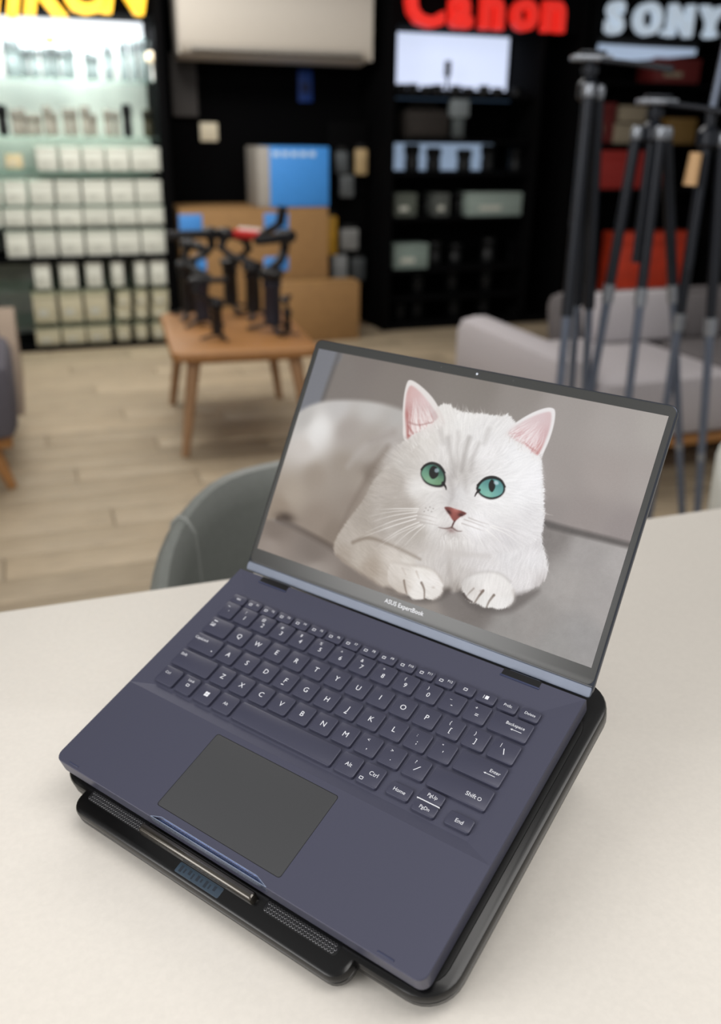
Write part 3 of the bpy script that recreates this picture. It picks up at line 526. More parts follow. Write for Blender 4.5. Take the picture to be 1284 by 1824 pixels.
tag(dsp, 'lit display with a picture of a lying white cat with green eyes')

# ------------------------------------------------------------------ cooling stand under the laptop (same tilted axes)
st = thing('laptop_cooling_stand', 'glossy black cooling stand tilted up beneath the laptop', 'laptop stand'); st.matrix_world = RL
M_gl = mat('gloss_black_plastic', '#060607', .22, spec=.38, noise=.02)
M_mb = mat('matt_black_plastic', '#050506', .45, spec=.25)
r_ = [(x, y) for x, y in rr(-.007, -.0035, .319, .238, .024, 8)]
# front tab joined into the outline
def outline(i):
    p = []
    for x, y in rr(-.007 + i, -.0035 + i, .319 - i, .238 - i, .024 - i, 8):
        p.append((x, y))
    k = [j for j, (x, y) in enumerate(p) if y < .03 and x < .1][-1]
    tab = []
    x0, x1, y0, r = .0255 + i, .262 - i, -.0185 + i, .011 - i
    tab.append((x0, -.0035 + i))
    for j in range(7):
        t = math.radians(180 + 15 * j); tab.append((x0 + r + r * math.cos(t), y0 + r + r * math.sin(t)))
    for j in range(7):
        t = math.radians(270 + 15 * j); tab.append((x1 - r + r * math.cos(t), y0 + r + r * math.sin(t)))
    tab.append((x1, -.0035 + i))
    return p[:k + 1] + tab + p[k + 1:]
lay = [(.006, -.0335), (.0015, -.0325), (.0, -.0300), (.0, -.0265), (.0008, -.0262), (.0008, -.0257), (.0, -.0254), (.0, -.0210), (.0008, -.0195), (.0025, -.0188)]
MB().loops([[(x, y, z) for x, y in outline(i)] for i, z in lay]).build('pad', M_gl, st)
MB().layers((.004, .004, .3115, .211), .016, [(0, -.0189), (.0004, -.0183), (.002, -.0180)], 6).build('recessed_top_panel', M_mb, st)
MB().layers((.0878, -.0078, .1885, -.0015), .002, [(0, -.0190), (0, -.0145), (.0008, -.0128), (.002, -.0122)], 4).build('laptop_stop', mat('polished_stop', '#4a4640', .15, metal=.6, coat=.5), st)
for x0, x1 in ((.0325, .0895), (.1950, .2508)):
    v = MB().layers((x0, -.0072, x1, .003), .0025, [(0, -.0189), (0, -.0186), (.0003, -.01855)], 3).build('vent_recess', M_dark, st)
    h = MB()
    for rI in range(3):
        yy = -.0056 + rI * .0022
        k = 0; xx = x0 + .002 + (rI % 2) * .0011
        while xx < x1 - .002:
            h.loops([[(xx + r * math.cos(a * PI / 3), yy + r * math.sin(a * PI / 3), z) for a in range(6)] for r, z in ((.00105, -.0186), (.00105, -.01835), (.0008, -.01825), (.00075, -.0185))], cap0=False, cap1=False)
            xx += .0022
    hh = h.build('vent_mesh', mat('vent_wire', '#77777a', .3, metal=.6), v); hh['kind'] = 'stuff'
h = MB()
for k in range(60):
    yy = .006 + k * .0033
    for xx in (.3035, .3062): h.lathe([(.0009, -.0181), (.0007, -.0177), (.0003, -.0176)], 6, (xx, yy + (0 if xx < .305 else .0016)))
h.build('side_vent_mesh', mat('vent_wire', '#77777a', .3, metal=.6), st)['kind'] = 'stuff'
lb = MB().layers((.1275, -.0155, .1655, -.0084), .001, [(0, -.0190), (0, -.01868), (.0002, -.01862)], 3).build('painted_reflection', mat('reflection_blue', '#2c3a47', .35), st)  # patch and strokes paint a sticker's reflection onto the glossy tab
h = MB()
for k in range(9): h.box(.1300 + k * .0036, -.0143 + (k % 3) * .0007, -.0187, .1300 + k * .0036 + (.0012 if k % 2 else .002), -.0098 - (k % 2) * .0008, -.01855)
h.build('reflected_marking', mat('reflected_print', '#16202b', .5), lb)
MB().box(.03, .2245, -.1266, .05, .231, -.033, .003).build('kickstand_leg', M_mb, st)
MB().box(.26, .2245, -.1236, .28, .231, -.033, .003).build('kickstand_leg', M_mb, st)

# ================================================================== upholstered chairs at the far side of the table
def tub_chair(name, label, loc, rz, R, ztop, m, mseam, mleg, zlow=.60):
    t = thing(name, label, 'chair', (loc[0], loc[1], 0), rz)
    n = 40; L = []
    def h(a):      # a: angle from the open front; back is at 180 degrees
        w = abs(math.degrees(a) - 180); k = max(0, min(1, (w - 35) / 95)); k = k * k * (3 - 2 * k)
        return ztop + (zlow - ztop) * k
    b = MB()
    for i in range(n + 1):
        a = math.radians(48 + 264 * i / n); ca, sa = math.sin(a), -math.cos(a); H = h(a); th = .055
        sec = [(R * .80, .40), (R * .93, .41), (R * .99, .50), (R * 1.0, H - .03), (R * .985, H - .012), (R * .95, H - .001), (R * .91, H - .004), (R * .875, H - .02), (R * .865, H - .05), (R * .83, .47), (R * .80, .44)]
        L.append([(ca * r, sa * r, z) for r, z in sec])
    b.loops(L)
    b.build('backrest', m, t)
    for deg in (118, 242):
        a = math.radians(deg); ca, sa = math.sin(a), -math.cos(a); H = h(a)
        pts = [(R * .832, .48), (R * .866, H - .05), (R * .876, H - .02), (R * .912, H - .003), (R * .95, H), (R * .986, H - .011), (R * 1.001, H - .03), (R * .992, .52)]
        MB().tube([(ca * r, sa * r, z) for r, z in pts], .0028, 8).build('seam', mseam, t)
    MB().lathe([(R * .55, .36), (R * .84, .37), (R * .88, .40), (R * .86, .455), (R * .78, .47), (R * .3, .475)], 36).build('seat', m, t)
    for x, y in ((-.17, -.17), (.17, -.17), (-.17, .17), (.17, .17)):
        MB().tube([(x * 1.25, y * 1.25, 0), (x * .9, y * .9, .38)], [.011, .017], 12).build('leg', mleg, t)
    return t
M_gch = mat('grey_leatherette', '#6b6e6a', .42, spec=.5, noise=.05, scale=120, bump=.08)
M_wood = mat('warm_oak', '#946636', .5, noise=.18, scale=14, stretch=(9, 9, 1.2))
M_blk = mat('matt_black', '#0d0d0e', .55, spec=.3)
tub_chair('tub_chair', 'grey leatherette tub chair with a seam, pushed in behind the laptop', (.02, 1.06), WA * .6, .295, .735, M_gch, mat('grey_seam', '#7d807c', .5), M_blk)
tub_chair('tub_chair', 'pale off-white tub chair at the right end of the table far edge', (.885, 1.50), WA - .3, .24, .70, mat('white_leatherette', '#c9cbc6', .45, noise=.04), mat('white_seam', '#b5b7b2', .5), M_blk)


# ------------------------------------------------------------------ places of the things along the display wall (metres along the wall, height)
NIK1 = [(-0.692, 0.191, 1.4), (-0.66, 0.181, 1.2), (-0.62, 0.146, 1.1), (-0.569, 0.148, 1.2), (-0.512, 0.15, 1.1), (-0.463, 0.152, 1.2), (-0.415, 0.149, 1), (-0.379, 0.161, 0.9), (-0.289, 0.137, 1), (-0.255, 0.122, 0.8), (-0.184, 0.179, 1.2), (-0.099, 0.204, 1.1), (-0.051, 0.206, 1), (0.004, 0.22, 1.2), (0.051, 0.2, 1)]
NIK2 = [(-0.704, 0.128, 1), (-0.666, 0.134, 0.9), (-0.626, 0.107, 1), (-0.585, 0.108, 0.9), (-0.534, 0.148, 1.1), (-0.497, 0.12, 0.8), (-0.436, 0.139, 1), (-0.394, 0.139, 0.9), (-0.334, 0.152, 1.2), (-0.29, 0.113, 0.9), (-0.215, 0.137, 1.1), (-0.167, 0.132, 0.8)]
NIKD = [q[0] for q in [(-0.765, 1.237), (-0.113, 1.249), (-0.002, 1.251)]]
NIKT = [(-0.48, 1.625)][0][0]; NIKC = [(0.039, 1.614)][0][0]
NBS = [(-0.777, 1.058), (-0.69, 0.988)]
NB3 = [((-0.62, 1.096), (-0.51, 0.978)), ((-0.496, 1.097), (-0.389, 0.978)), ((-0.377, 1.098), (-0.263, 0.978)), ((-0.252, 1.099), (-0.13, 0.978)), ((-0.119, 1.1), (0.044, 0.978))]
NB4 = [((-0.929, 0.927), (-0.821, 0.807)), ((-0.806, 0.927), (-0.69, 0.806)), ((-0.675, 0.927), (-0.549, 0.804)), ((-0.536, 0.926), (-0.407, 0.803)), ((-0.394, 0.926), (-0.262, 0.801)), ((-0.25, 0.925), (-0.114, 0.799)), ((-0.103, 0.925), (0.037, 0.798))]
NB5 = [((-0.948, 0.791), (-0.836, 0.697)), ((-0.824, 0.79), (-0.703, 0.695)), ((-0.692, 0.788), (-0.562, 0.692)), ((-0.551, 0.787), (-0.412, 0.689)), ((-0.403, 0.785), (-0.26, 0.687)), ((-0.251, 0.783), (-0.11, 0.684)), ((-0.103, 0.781), (0.042, 0.681))]
NB6 = [((-0.828, 0.668), (-0.705, 0.536)), ((-0.689, 0.665), (-0.562, 0.532)), ((-0.548, 0.662), (-0.417, 0.528)), ((-0.403, 0.659), (-0.256, 0.523)), ((-0.244, 0.656), (-0.105, 0.519)), ((-0.094, 0.653), (0.05, 0.515))]
NB7 = [((-0.704, 0.497), (-0.617, 0.364)), ((-0.564, 0.492), (-0.471, 0.358)), ((-0.421, 0.488), (-0.334, 0.353)), ((-0.278, 0.483), (-0.214, 0.348)), ((-0.146, 0.479), (-0.086, 0.343)), ((-0.057, 0.476), (0.031, 0.338))]
NB8 = [((-0.73, 0.331), (-0.603, 0.166)), ((-0.585, 0.325), (-0.46, 0.159)), ((-0.444, 0.319), (-0.315, 0.151))] + [((-0.261, 0.324), (-0.186, 0.224)), ((-0.153, 0.32), (-0.089, 0.219)), ((-0.056, 0.316), (0.036, 0.213))] + [((-0.271, 0.218), (-0.193, 0.145)), ((-0.161, 0.213), (-0.095, 0.14)), ((-0.064, 0.208), (0.03, 0.133))]
NB9 = [((-0.735, 0.135), (-0.6, 0.023)), ((-0.589, 0.127), (-0.459, 0.014)), ((-0.449, 0.119), (-0.315, 0.005))] + [((-0.28, 0.11), (-0.204, 0.012)), ((-0.17, 0.104), (-0.106, 0.006)), ((-0.072, 0.099), (0.014, -0.001))]
SGN_N = [(c, s, z, .30) for c, (s, z) in zip('NIKON', [(-0.831, 1.693), (-0.655, 1.706), (-0.509, 1.723), (-0.299, 1.741), (-0.114, 1.748)])]
SGN_C = [(c, s, z, k) for (c, k), (s, z) in zip((('C', .34), ('a', .31), ('n', .31), ('o', .31), ('n', .31)), [(1.581, 1.768), (1.806, 1.772), (2.01, 1.773), (2.223, 1.776), (2.423, 1.776)])]
SGN_S = [(c, s, z, .235) for c, (s, z) in zip('SONY', [(2.856, 1.783), (3.095, 1.787), (3.341, 1.788), (3.575, 1.791)])]
SERIF = [(s, z, .085) for s, z in [(3.256, 1.784), (3.58, 1.788)]]
ACX = [*(0.199, 1.551), *(1.307, 1.894)]; ACX = [ACX[0], ACX[2], ACX[1] + .005, ACX[3] + .03]
PIPE = [(0.194, 1.612), (0.346, 1.265)]
SWT = [(0.356, 1.234), (0.465, 1.128)]
BLT = [(0.981, 1.54), (1.074, 1.362)]
KR1 = [(0.123, 0.767), (1.027, -0.017)]
STK = [[(0.121, 0.742), (0.255, 0.628)], [(0.625, 0.742), (0.775, 0.633)], [(0.194, 0.489), (0.267, 0.422)], [(0.618, 0.49), (0.771, 0.405)]]
KR2 = [(0.666, 0.352), (1.165, 0.016)]
BB = [(0.603, 1.093), (1.037, 0.759), (0.674, 0.764)]
RK = [(1.117, 1.104), (1.392, 0.262)]
RKI = [[(1.07, 0.704), (1.149, 0.463)], [(1.267, 1.098), (1.347, 0.945)], [(1.139, 1.081), (1.221, 0.952)], [(1.165, 0.945), (1.259, 0.812)], [(1.171, 0.624), (1.294, 0.49)], [(1.119, 0.464), (1.219, 0.284)], [(1.248, 0.442), (1.343, 0.297)]]
CX = lambda l: [a[0] for a in l]
CP = [(1.594, 1.806), (2.575, 1.455)]
CP2 = [(1.615, 1.136), (2.623, 0.966)]
CP3 = [(1.558, 1.413), (2.389, 1.387)]
CSH = [(1.518, 1.416)[1], (1.526, 1.155)[1]]
CLENS = [(CSH[0], .05, .035, CX([(1.554, 1.451), (1.64, 1.453), (1.722, 1.455), (1.806, 1.458), (1.921, 1.461), (2.021, 1.463), (2.116, 1.466), (2.226, 1.469), (2.347, 1.472)])),
         (.965, .145, .046, CX([(1.638, 1.018), (1.801, 1.018), (2.003, 1.019), (2.19, 1.02), (2.38, 1.02)])),
         (.70, .13, .045, CX([(1.609, 0.644), (1.768, 0.641), (1.987, 0.637), (2.203, 0.633), (2.381, 0.63)])),
         (.38, .15, .048, CX([(1.822, 0.352), (1.988, 0.347), (2.217, 0.339), (2.442, 0.332)])),
         (.20, .13, .046, CX([(1.708, 0.172), (1.974, 0.161), (2.214, 0.15), (2.442, 0.14)])),
         (.03, .12, .05, CX([(1.581, 0.066), (1.721, 0.04), (1.982, 0.027), (2.224, 0.014), (2.453, 0.022)]))]
CSTD = [(1.859, 1.538)][0][0]
CBAG = [(1.534, 1.351), (1.843, 1.173)]
CFL = [(1.83, 1.401), (1.951, 1.29)]
CBX = [list(a) for a in ([(1.477, 0.843), (1.626, 0.704)], [(1.752, 0.841), (1.853, 0.704)], [(1.987, 0.843), (2.374, 0.7)], [(1.478, 0.536), (1.719, 0.382)])]
SBX = [[(2.8, 1.391), (3.018, 1.172)], [(3.049, 1.376), (3.257, 1.278)], [(3.013, 1.268), (3.243, 1.147)], [(2.812, 1.102), (3.445, 0.861)], [(3.16, 0.569), (3.804, 0.144)], [(3.281, 1.667), (3.637, 1.519)], [(3.44, 1.309), (3.671, 1.15)]]
SRL = [(2.724, 1.732), (3.611, 1.635)]
# coffee table: front-left corner, heading, width, depth
CTO = (-.715, 3.33); CTA = math.radians(15); CTW = .57; CTD = .84
GIMB = [('tall black stabilizer at the far left corner of the coffee table', (-0.776, 4.045), .4, 1.15),
        ('dark stabilizer with bluish grip second from left on the coffee table', (-0.687, 3.875), 1.9, 1.05, 1),
        ('small stabilizer nearest the front edge of the coffee table', (-0.585, 3.61), 3.4, .75),
        ('stabilizer with red clamp and white label and a raised arm on the coffee table', (-0.492, 4.068), 2.6, 1.15, 2),
        ('navy stabilizer at the right of the red and white one on the coffee table', (-0.379, 3.78), .9, 1.2, 1),
        ('stabilizer at the far back of the coffee table before the brown carton', (-0.618, 4.25), 5.2, 1.1),
        ('short stabilizer at the right front corner of the coffee table', (-0.311, 3.695), 4.4, .5)]
TRA = [(0.566, 2.55, 1.318), [(0.548, 2.435), (0.67, 2.754), (0.702, 2.643)]]
TRB = [(0.76, 2.6, 1.222), [(0.652, 2.619), (0.776, 2.54), (1.041, 2.655)]]
TRC = [(0.891, 2.55, 1.21), [(0.921, 2.65), (1.044, 2.55), (1.252, 2.662)]]
SFO = (.68, 3.02); SFW = 1.75
ARO = (-1.225, 3.0); ARA = WA
# ================================================================== display wall
CABW = .42
def cabinet(name, label, s0, s1, top):
    c = room(name, label, 'cabinet', s0, 0)
    w = s1 - s0
    MB().box(-.05, 0, 0, 0, .48, 2.1, .004).build('side_panel', M_cab, c); MB().box(w, 0, 0, w + .05, .48, 2.1, .004).build('side_panel', M_cab, c)
    MB().box(0, .01, 0, w, .48, .03, .003).build('plinth', M_cab, c)
    MB().box(0, .01, top, w, .48, 2.1, .004).build('header', M_cab, c)
    return c, w
M_shelfglass = glass_mat('shelf_glass', '#f2faf7', .10)
M_led = mat('led_strip', '#ffffff', .5, emit='#f4faff', es=5.0)
# ---- white lit cabinet on the left
NS0, NS1 = -.94, .045
nc, nw = cabinet('display_cabinet', 'tall black-framed cabinet with brightly lit white shelves at the left', NS0, NS1, 1.75)
M_cream = mat('white_back', '#e6e6df', .7, noise=.02)
MB().box(0, .44, .03, nw, .48, 1.75).build('back_panel', M_cream, nc)
MB().box(.0, .425, 1.585, nw, .438, 1.75, .002).build('light_panel', mat('light_panel', '#ffffff', .5, emit='#f2f8ff', es=1.35), nc)
NSH = [1.437, 1.150, .977, .800, .690, .525]
for i, h in enumerate(NSH[:-1]): MB().box(.002, .02, h - .012, nw - .002, .424, h, .001).build('shelf', M_shelfglass, nc)
MB().box(.002, .015, NSH[-1] - .03, nw - .002, .43, NSH[-1] - .004, .002).build('shelf', M_cab, nc)
for h in (.350, .155): MB().box(.002, .02, h - .012, nw - .002, .424, h, .001).build('shelf', M_shelfglass, nc)
area('cabinet_led_light', wp(-.45, -.08, 1.71), wp(-.45, -.25, 0), .9, .1, 12, (.93, .97, 1.0))
area('cabinet_fill_light', wp(-.45, 1.0, 2.2), wp(-.45, -.2, .85), .8, .3, 21, (1.0, .98, .92))  # unseen lamp added in front to brighten the white shelves

def lens_proto(name, label, group, r, h, m, mr, m2=None):
    t = thing(name, label, 'lens', group=group)
    MB().lathe([(r * .88, 0), (r * .9, .003), (r, h * .12), (r, h * .42), (r * .93, h * .45), (r * .93, h * .62), (r * 1.06, h * .66), (r * 1.06, h * .93), (r * 1.02, h * .97)], 14).build('barrel', m, t)
    MB().lathe([(r * 1.065, h * .70), (r * 1.085, h * .72), (r * 1.085, h * .88), (r * 1.065, h * .9)], 14).build('focus_ring', mr, t)
    MB().lathe([(r * .98, h * .97), (r * .98, h), (r * .9, h + .002)], 14).build('cap', m2 or m, t)
    return t
ORD = ['first', 'second', 'third', 'fourth', 'fifth', 'sixth', 'seventh', 'eighth', 'ninth', 'tenth', 'eleventh', 'twelfth', 'thirteenth', 'fourteenth', 'fifteenth', 'sixteenth']
def place(proto, s, off, z, sc=(1, 1, 1), rz=0., label=None, first=[None]):
    o = copy_tree(proto); o.location = wp(s, off, z); o.rotation_euler = (0, 0, WA + rz); o.scale = sc
    if label: o['label'] = label
    return o
def kill(t):
    for c in list(t.children): kill(c)
    bpy.data.objects.remove(t)
M_lg = mat('lens_grey', '#6d7a79', .5, noise=.1); M_lg2 = mat('lens_dark_grey', '#454c4d', .5); M_lb = mat('lens_beige_grey', '#8d867c', .55, noise=.1)
M_lk = mat('lens_black', '#101112', .42, spec=.3); M_lk2 = mat('lens_rubber', '#08090a', .7, spec=.15)
g1, g2 = 'grey lenses on the top lit shelf', 'pale lenses on the second lit shelf'
pa = lens_proto('camera_lens', 'grey lens standing on the top shelf of the lit white cabinet', g1, .021, .17, M_lg, M_lg2)
for i, (px, hh, w) in enumerate(NIK1):
    place(pa, px, -.17 - (i % 3) * .02, 1.437, (w, w, hh / .17), label='grey lens, %s from the left on the top shelf of the lit white cabinet' % ORD[i])
kill(pa)
pb = lens_proto('camera_lens', 'beige-grey lens standing on the second shelf of the lit white cabinet', g2, .021, .15, M_lb, mat('lens_beige_ring', '#6f6a62', .6))
for i, (px, hh, w) in enumerate(NIK2): place(pb, px, -.17 - (i % 2) * .02, 1.150, (w, w, hh / .15), label='beige-grey lens, %s from the left on the second shelf of the lit white cabinet' % ORD[i])
kill(pb)
for nm, lab, px, hh, m in (('camera_lens', 'black lens at the far left of the second lit shelf', NIKD[0], .15, M_lk), ('camera_lens', 'black tall lens right of centre on the second lit shelf', NIKD[1], .165, M_lk), ('camera_lens', 'olive-black lens at the right end of the second lit shelf', NIKD[2], .14, mat('lens_olive', '#2c2913', .5))):
    t = lens_proto(nm, lab, None, .026, hh, m, M_lk2); t.location = wp(px, -.14, 1.150)
t = thing('lens_hood', 'tan round hood lying on top of the grey lenses', 'lens hood', wp(NIKT, -.17, 1.437 + .165)); MB().lathe([(.02, 0), (.026, .01), (.03, .035), (.028, .036), (.02, .012)], 16).build('hood_ring', mat('tan_ring', '#b08a4c', .5), t); MB().lathe([(.014, .0), (.021, .006), (.021, .012), (.016, .014)], 14).build('hood_mount', M_lk, t)
t = thing('cream_disc', 'cream round disc leaning at the right end of the top lit shelf', 'disc', wp(NIKC, -.1, 1.437 + .115)); MB().lathe([(.024, 0), (.03, .004), (.03, .016), (.024, .02), (.01, .02)], 16, M=Matrix.Rotation(PI / 2, 4, 'X')).build('cap_disc', mat('cream_cap', '#d9c9ac', .5), t); MB().tube([(0, .002, .02), (0, .004, -.115)], .006, 8).build('cap_stand', M_cream, t)

M_boxw = mat('white_carton', '#c6c8be', .65, noise=.05, scale=30, rand=.06); M_boxshade = mat('shaded_carton', '#b3ad94', .7, noise=.06, scale=30, rand=.06)  # second tone paints the light's falloff onto the lowest white cartons
M_lidgap = mat('carton_label_grey', '#b4b6ad', .7)
def carton(name, label, group, s0, z0, s1, z1, off, dep, m, mb_):
    t = room(name, label, 'box', (s0 + s1) / 2, off, z0, group); w = (s1 - s0) / 2 - .0008; h = z1 - z0
    MB().box(-w, 0, 0, w, dep, h * .8, .003).build('box_body', m, t)
    MB().box(-w - .001, -.001, h * .8 + .001, w + .001, dep + .001, h, .002).build('box_lid', m, t)
    MB().box(-w * .6, -.0022, h * .25, w * .2, -.0002, h * .45, 0).build('printed_strip', mb_, t)
    return t
rowname = ['third', 'fourth', 'fifth', 'sixth', 'seventh', 'eighth', 'ninth']
for k, (rects, m) in enumerate(((NB3, M_boxw), (NB4, M_boxw), (NB5, M_boxw), (NB6, M_boxw), (NB7, M_boxw), (NB8, M_boxshade), (NB9, M_boxshade))):
    for i, ((s0, z1), (s1, z0)) in enumerate(rects):
        z0, z1 = ((.977, 1.098), (.800, .926), (.690, .785), (.525, .662), (.350, .488), (.155, .325), (.030, .120))[k]
        s0, s1 = max(s0, -.935), min(s1, .040)
        if k == 5 and i > 2: z0, z1 = (.222, .318) if i < 6 else (.155, .2215)
        carton('carton', ('white carton, %s from the left in the %s row of the lit white cabinet' % (ORD[i], rowname[k])) if k != 5 or i < 3 else 'small white carton, %s in %s stack of the eighth row of the lit cabinet' % (ORD[(i - 3) % 3], 'the upper' if i < 6 else 'the lower'), '%s row of white cartons' % rowname[k], s0, z0, s1, z1, -.03 - (k % 2) * .01, .30, m, M_lidgap)
carton('carton', 'small cream box alone at the left of the third lit shelf', None, NBS[0][0], NBS[1][1], NBS[1][0], NBS[0][1], -.05, .1, mat('cream_carton', '#c7b791', .7), M_lidgap)

# ---- yellow sign letters, one thing each sign
def sign(name, label, letters, off, m, ext, bold, shear=0., serif=False, side=None):
    t = room(name, label, 'sign', letters[0][1], off, letters[0][2])
    for ch, s, z, size in letters:
        b = MB(); b.text(ch, size, Matrix.Translation((s - letters[0][1], 0, z - letters[0][2])) @ Matrix.Rotation(PI / 2, 4, 'X'), ext, bold, shear=shear)
        o = b.build('letter', m, t, smooth=False); o['label'] = 'letter ' + ch
    return t
M_yel = mat('lit_yellow_letter', '#ffb81c', .5, emit='#ffc81e', es=.9)
sign('shop_sign', 'glowing yellow slanted letters above the lit white cabinet', SGN_N, .05, M_yel, .03, .011, .22)
M_red = mat('lit_red_letter', '#d8241c', .5, emit='#e02a20', es=.6)
sign('shop_sign', 'glowing red rounded letters above the dark middle cabinet', SGN_C, .05, M_red, .03, .013)
M_sil = mat('lit_silver_letter', '#aab6c4', .5, emit='#b9c8d6', es=.62)
sg = sign('shop_sign', 'pale silver serif letters above the right-hand cabinet', SGN_S, .05, M_sil, .03, .010)
for s, z, w in SERIF:
    MB().box(s - SGN_S[0][1] - w / 2, -.03, z - SGN_S[0][2], s - SGN_S[0][1] + w / 2, .03, z - SGN_S[0][2] + .028, .002).build('letter_serif', M_sil, sg)

# ---- air conditioner on the black wall
ac = room('air_conditioner', 'white wall-mounted air conditioner above the brown cartons', 'air conditioner', ACX[0], -.28, ACX[2])
aw = ACX[1] - ACX[0]; ah = ACX[3] - ACX[2]
M_ac = mat('ac_white', '#bfb8ae', .45, noise=.02)
sec = [(0, .0), (-.03, .004), (-.15, .02), (-.185, .05), (-.2, .1), (-.2, ah - .03), (-.185, ah - .01), (-.16, ah), (0, ah)]
MB().loops([[(x, y, z) for y, z in sec] for x in (0, aw)]).build('casing', M_ac, ac)
MB().box(.06, -.204, .045, aw - .06, -.19, .062, .003).build('panel_edge', mat('ac_trim', '#8f8a83', .5), ac)
MB().box(.05, -.19, .016, aw - .05, -.06, .024, .003, Matrix.Rotation(-.1, 4, 'X')).build('louver', mat('ac_louver', '#6a655f', .5), ac)
MB().box(-.012, -.2, .02, .0, 0, ah, .004).build('end_cap', M_ac, ac); MB().box(aw, -.2, .02, aw + .012, 0, ah, .004).build('end_cap', M_ac, ac)
t = room('pipe_cover', 'dim grey panel below the left end of the air conditioner', 'panel', PIPE[0][0], -.49, PIPE[1][1]); M_pc = mat('dim_grey_panel', '#3e3b3a', .7)
MB().box(0, -.04, 0, PIPE[1][0] - PIPE[0][0], 0, PIPE[0][1] - PIPE[1][1], .006).build('cover', M_pc, t); MB().box(-.004, -.045, .2, PIPE[1][0] - PIPE[0][0] + .004, -.001, .212, .002).build('cover_joint', M_pc, t)
t = room('wall_switch', 'small square white wall switch on the black wall', 'switch', SWT[0][0], -.498, SWT[1][1]); w = SWT[1][0] - SWT[0][0]; h = SWT[0][1] - SWT[1][1]
MB().box(0, -.012, 0, w, 0, h, .006).build('plate', mat('switch_cream', '#d8cdb4', .5), t); MB().box(w * .3, -.018, h * .2, w * .7, -.011, h * .8, .003).build('rocker', mat('switch_cream', '#d8cdb4', .5), t)
t = room('blue_tag', 'narrow blue tag hanging on the black wall under the air conditioner', 'tag', BLT[0][0], -.495, BLT[1][1]); w = BLT[1][0] - BLT[0][0]; h = BLT[0][1] - BLT[1][1]
MB().box(0, -.006, 0, w, 0, h, .003).build('card', mat('tag_blue', '#123a84', .6), t); MB().tube([(w / 2, -.004, h), (w / 2, -.003, h + .03)], .002, 6).build('tag_string', M_blk, t); MB().box(w * .2, -.008, h * .3, w * .8, -.005, h * .6).build('tag_print', mat('tag_dark', '#0b1f4c', .6), t)

# ---- cartons in front of the black wall
M_kraft = mat('kraft_card', '#8f6c42', .75, noise=.08, scale=25); M_tape = mat('parcel_tape', '#a27d4c', .4); M_blue = mat('blue_sticker', '#3f86cf', .55)
def kraft(label, s0, s1, z0, z1, off, dep, stickers=()):
    t = room('cardboard_box', label, 'box', s0, off, z0); w = s1 - s0; h = z1 - z0
    MB().box(0, 0, 0, w, dep, h, .006).build('box_body', M_kraft, t)
    MB().box(.003, .003, h - .001, w - .003, dep / 2 - .002, h + .004, .001).build('flap', M_kraft, t); MB().box(.003, dep / 2 + .002, h - .001, w - .003, dep - .003, h + .004, .001).build('flap', M_kraft, t)
    MB().box(0, dep / 2 - .03, h + .003, w, dep / 2 + .03, h + .0048, 0).build('tape', M_tape, t)
    for a, b_ in stickers: MB().box(a[0] - s0, -.003, b_[1] - z0, b_[0] - s0, 0, a[1] - z0, .001).build('blue_sticker', M_blue, t)
    return t
kraft('large upright brown carton with blue stickers below the blue box', KR1[0][0], KR1[1][0], 0, KR1[0][1], -.02, .42, STK)
kraft('lower brown carton standing at the right of the coffee table', KR2[0][0], KR2[1][0], 0, KR2[0][1], .18, .17)
t = room('blue_box', 'bright blue box with white side on top of the brown carton', 'box', BB[0][0], -.05, KR1[0][1] + .006); w = BB[1][0] - BB[0][0]; h = BB[0][1] - BB[1][1]; sw = BB[2][0] - BB[0][0]
MB().box(0, .0, 0, w, .3, h, .004).build('box_body', mat('box_white_side', '#9a958e', .6), t)
MB().box(sw, -.004, 0, w + .002, .296, h + .002, .004).build('blue_sleeve', mat('sleeve_blue', '#3b8ad8', .5), t)
for k in range(5): MB().box(sw + .02 + k * .055, -.0055, h - .05, sw + .058 + k * .055, -.004, h - .025).build('printed_mark', mat('print_white', '#bcd3ea', .5), t)

# ---- narrow black accessory rack right of the cartons
rk = room('accessory_rack', 'narrow black hanging rack between the cartons and the dark cabinet', 'rack', RK[0][0], -.3, .25); rw = min(RK[1][0], 1.375) - RK[0][0]
MB().box(0, .0, 0, rw, .03, 1.0, .003).build('pegboard', M_cab, rk)
for k in range(4): MB().box(.02, -.03, .1 + k * .24, rw - .02, 0, .115 + k * .24, .002).build('rail', M_cab, rk)
for (a, b_), col, lab in zip(RKI, ('#b88a1e', '#a8916a', '#4a4f52', '#565a5c', '#7c7d7c', '#8a8d8e', '#3a3e40'), ('yellow long strap pack hanging on the accessory rack', 'beige small pack at the top right of the accessory rack', 'dark grey pack upper left on the accessory rack', 'grey pack below the beige one on the accessory rack', 'light grey rounded pack in the middle of the accessory rack', 'pale clear pack hanging lowest on the accessory rack', 'dark pack lowest right on the accessory rack')):
    w = abs(b_[0] - a[0]); h = abs(a[1] - b_[1])
    t = room('accessory_pack', lab, 'pack', min(a[0], b_[0]), -.21, min(a[1], b_[1]))
    MB().box(0, 0, 0, w, .04, h, .012).build('pouch', mat('pack_' + col, col, .5, noise=.2, scale=20), t); MB().box(w * .15, .01, h - .01, w * .85, .02, h + .025, .003).build('hang_card', M_blk, t); MB().tube([(w / 2, .015, h + .015), (w / 2, .09, h + .02)], .003, 6).build('hook', M_lg2, t)

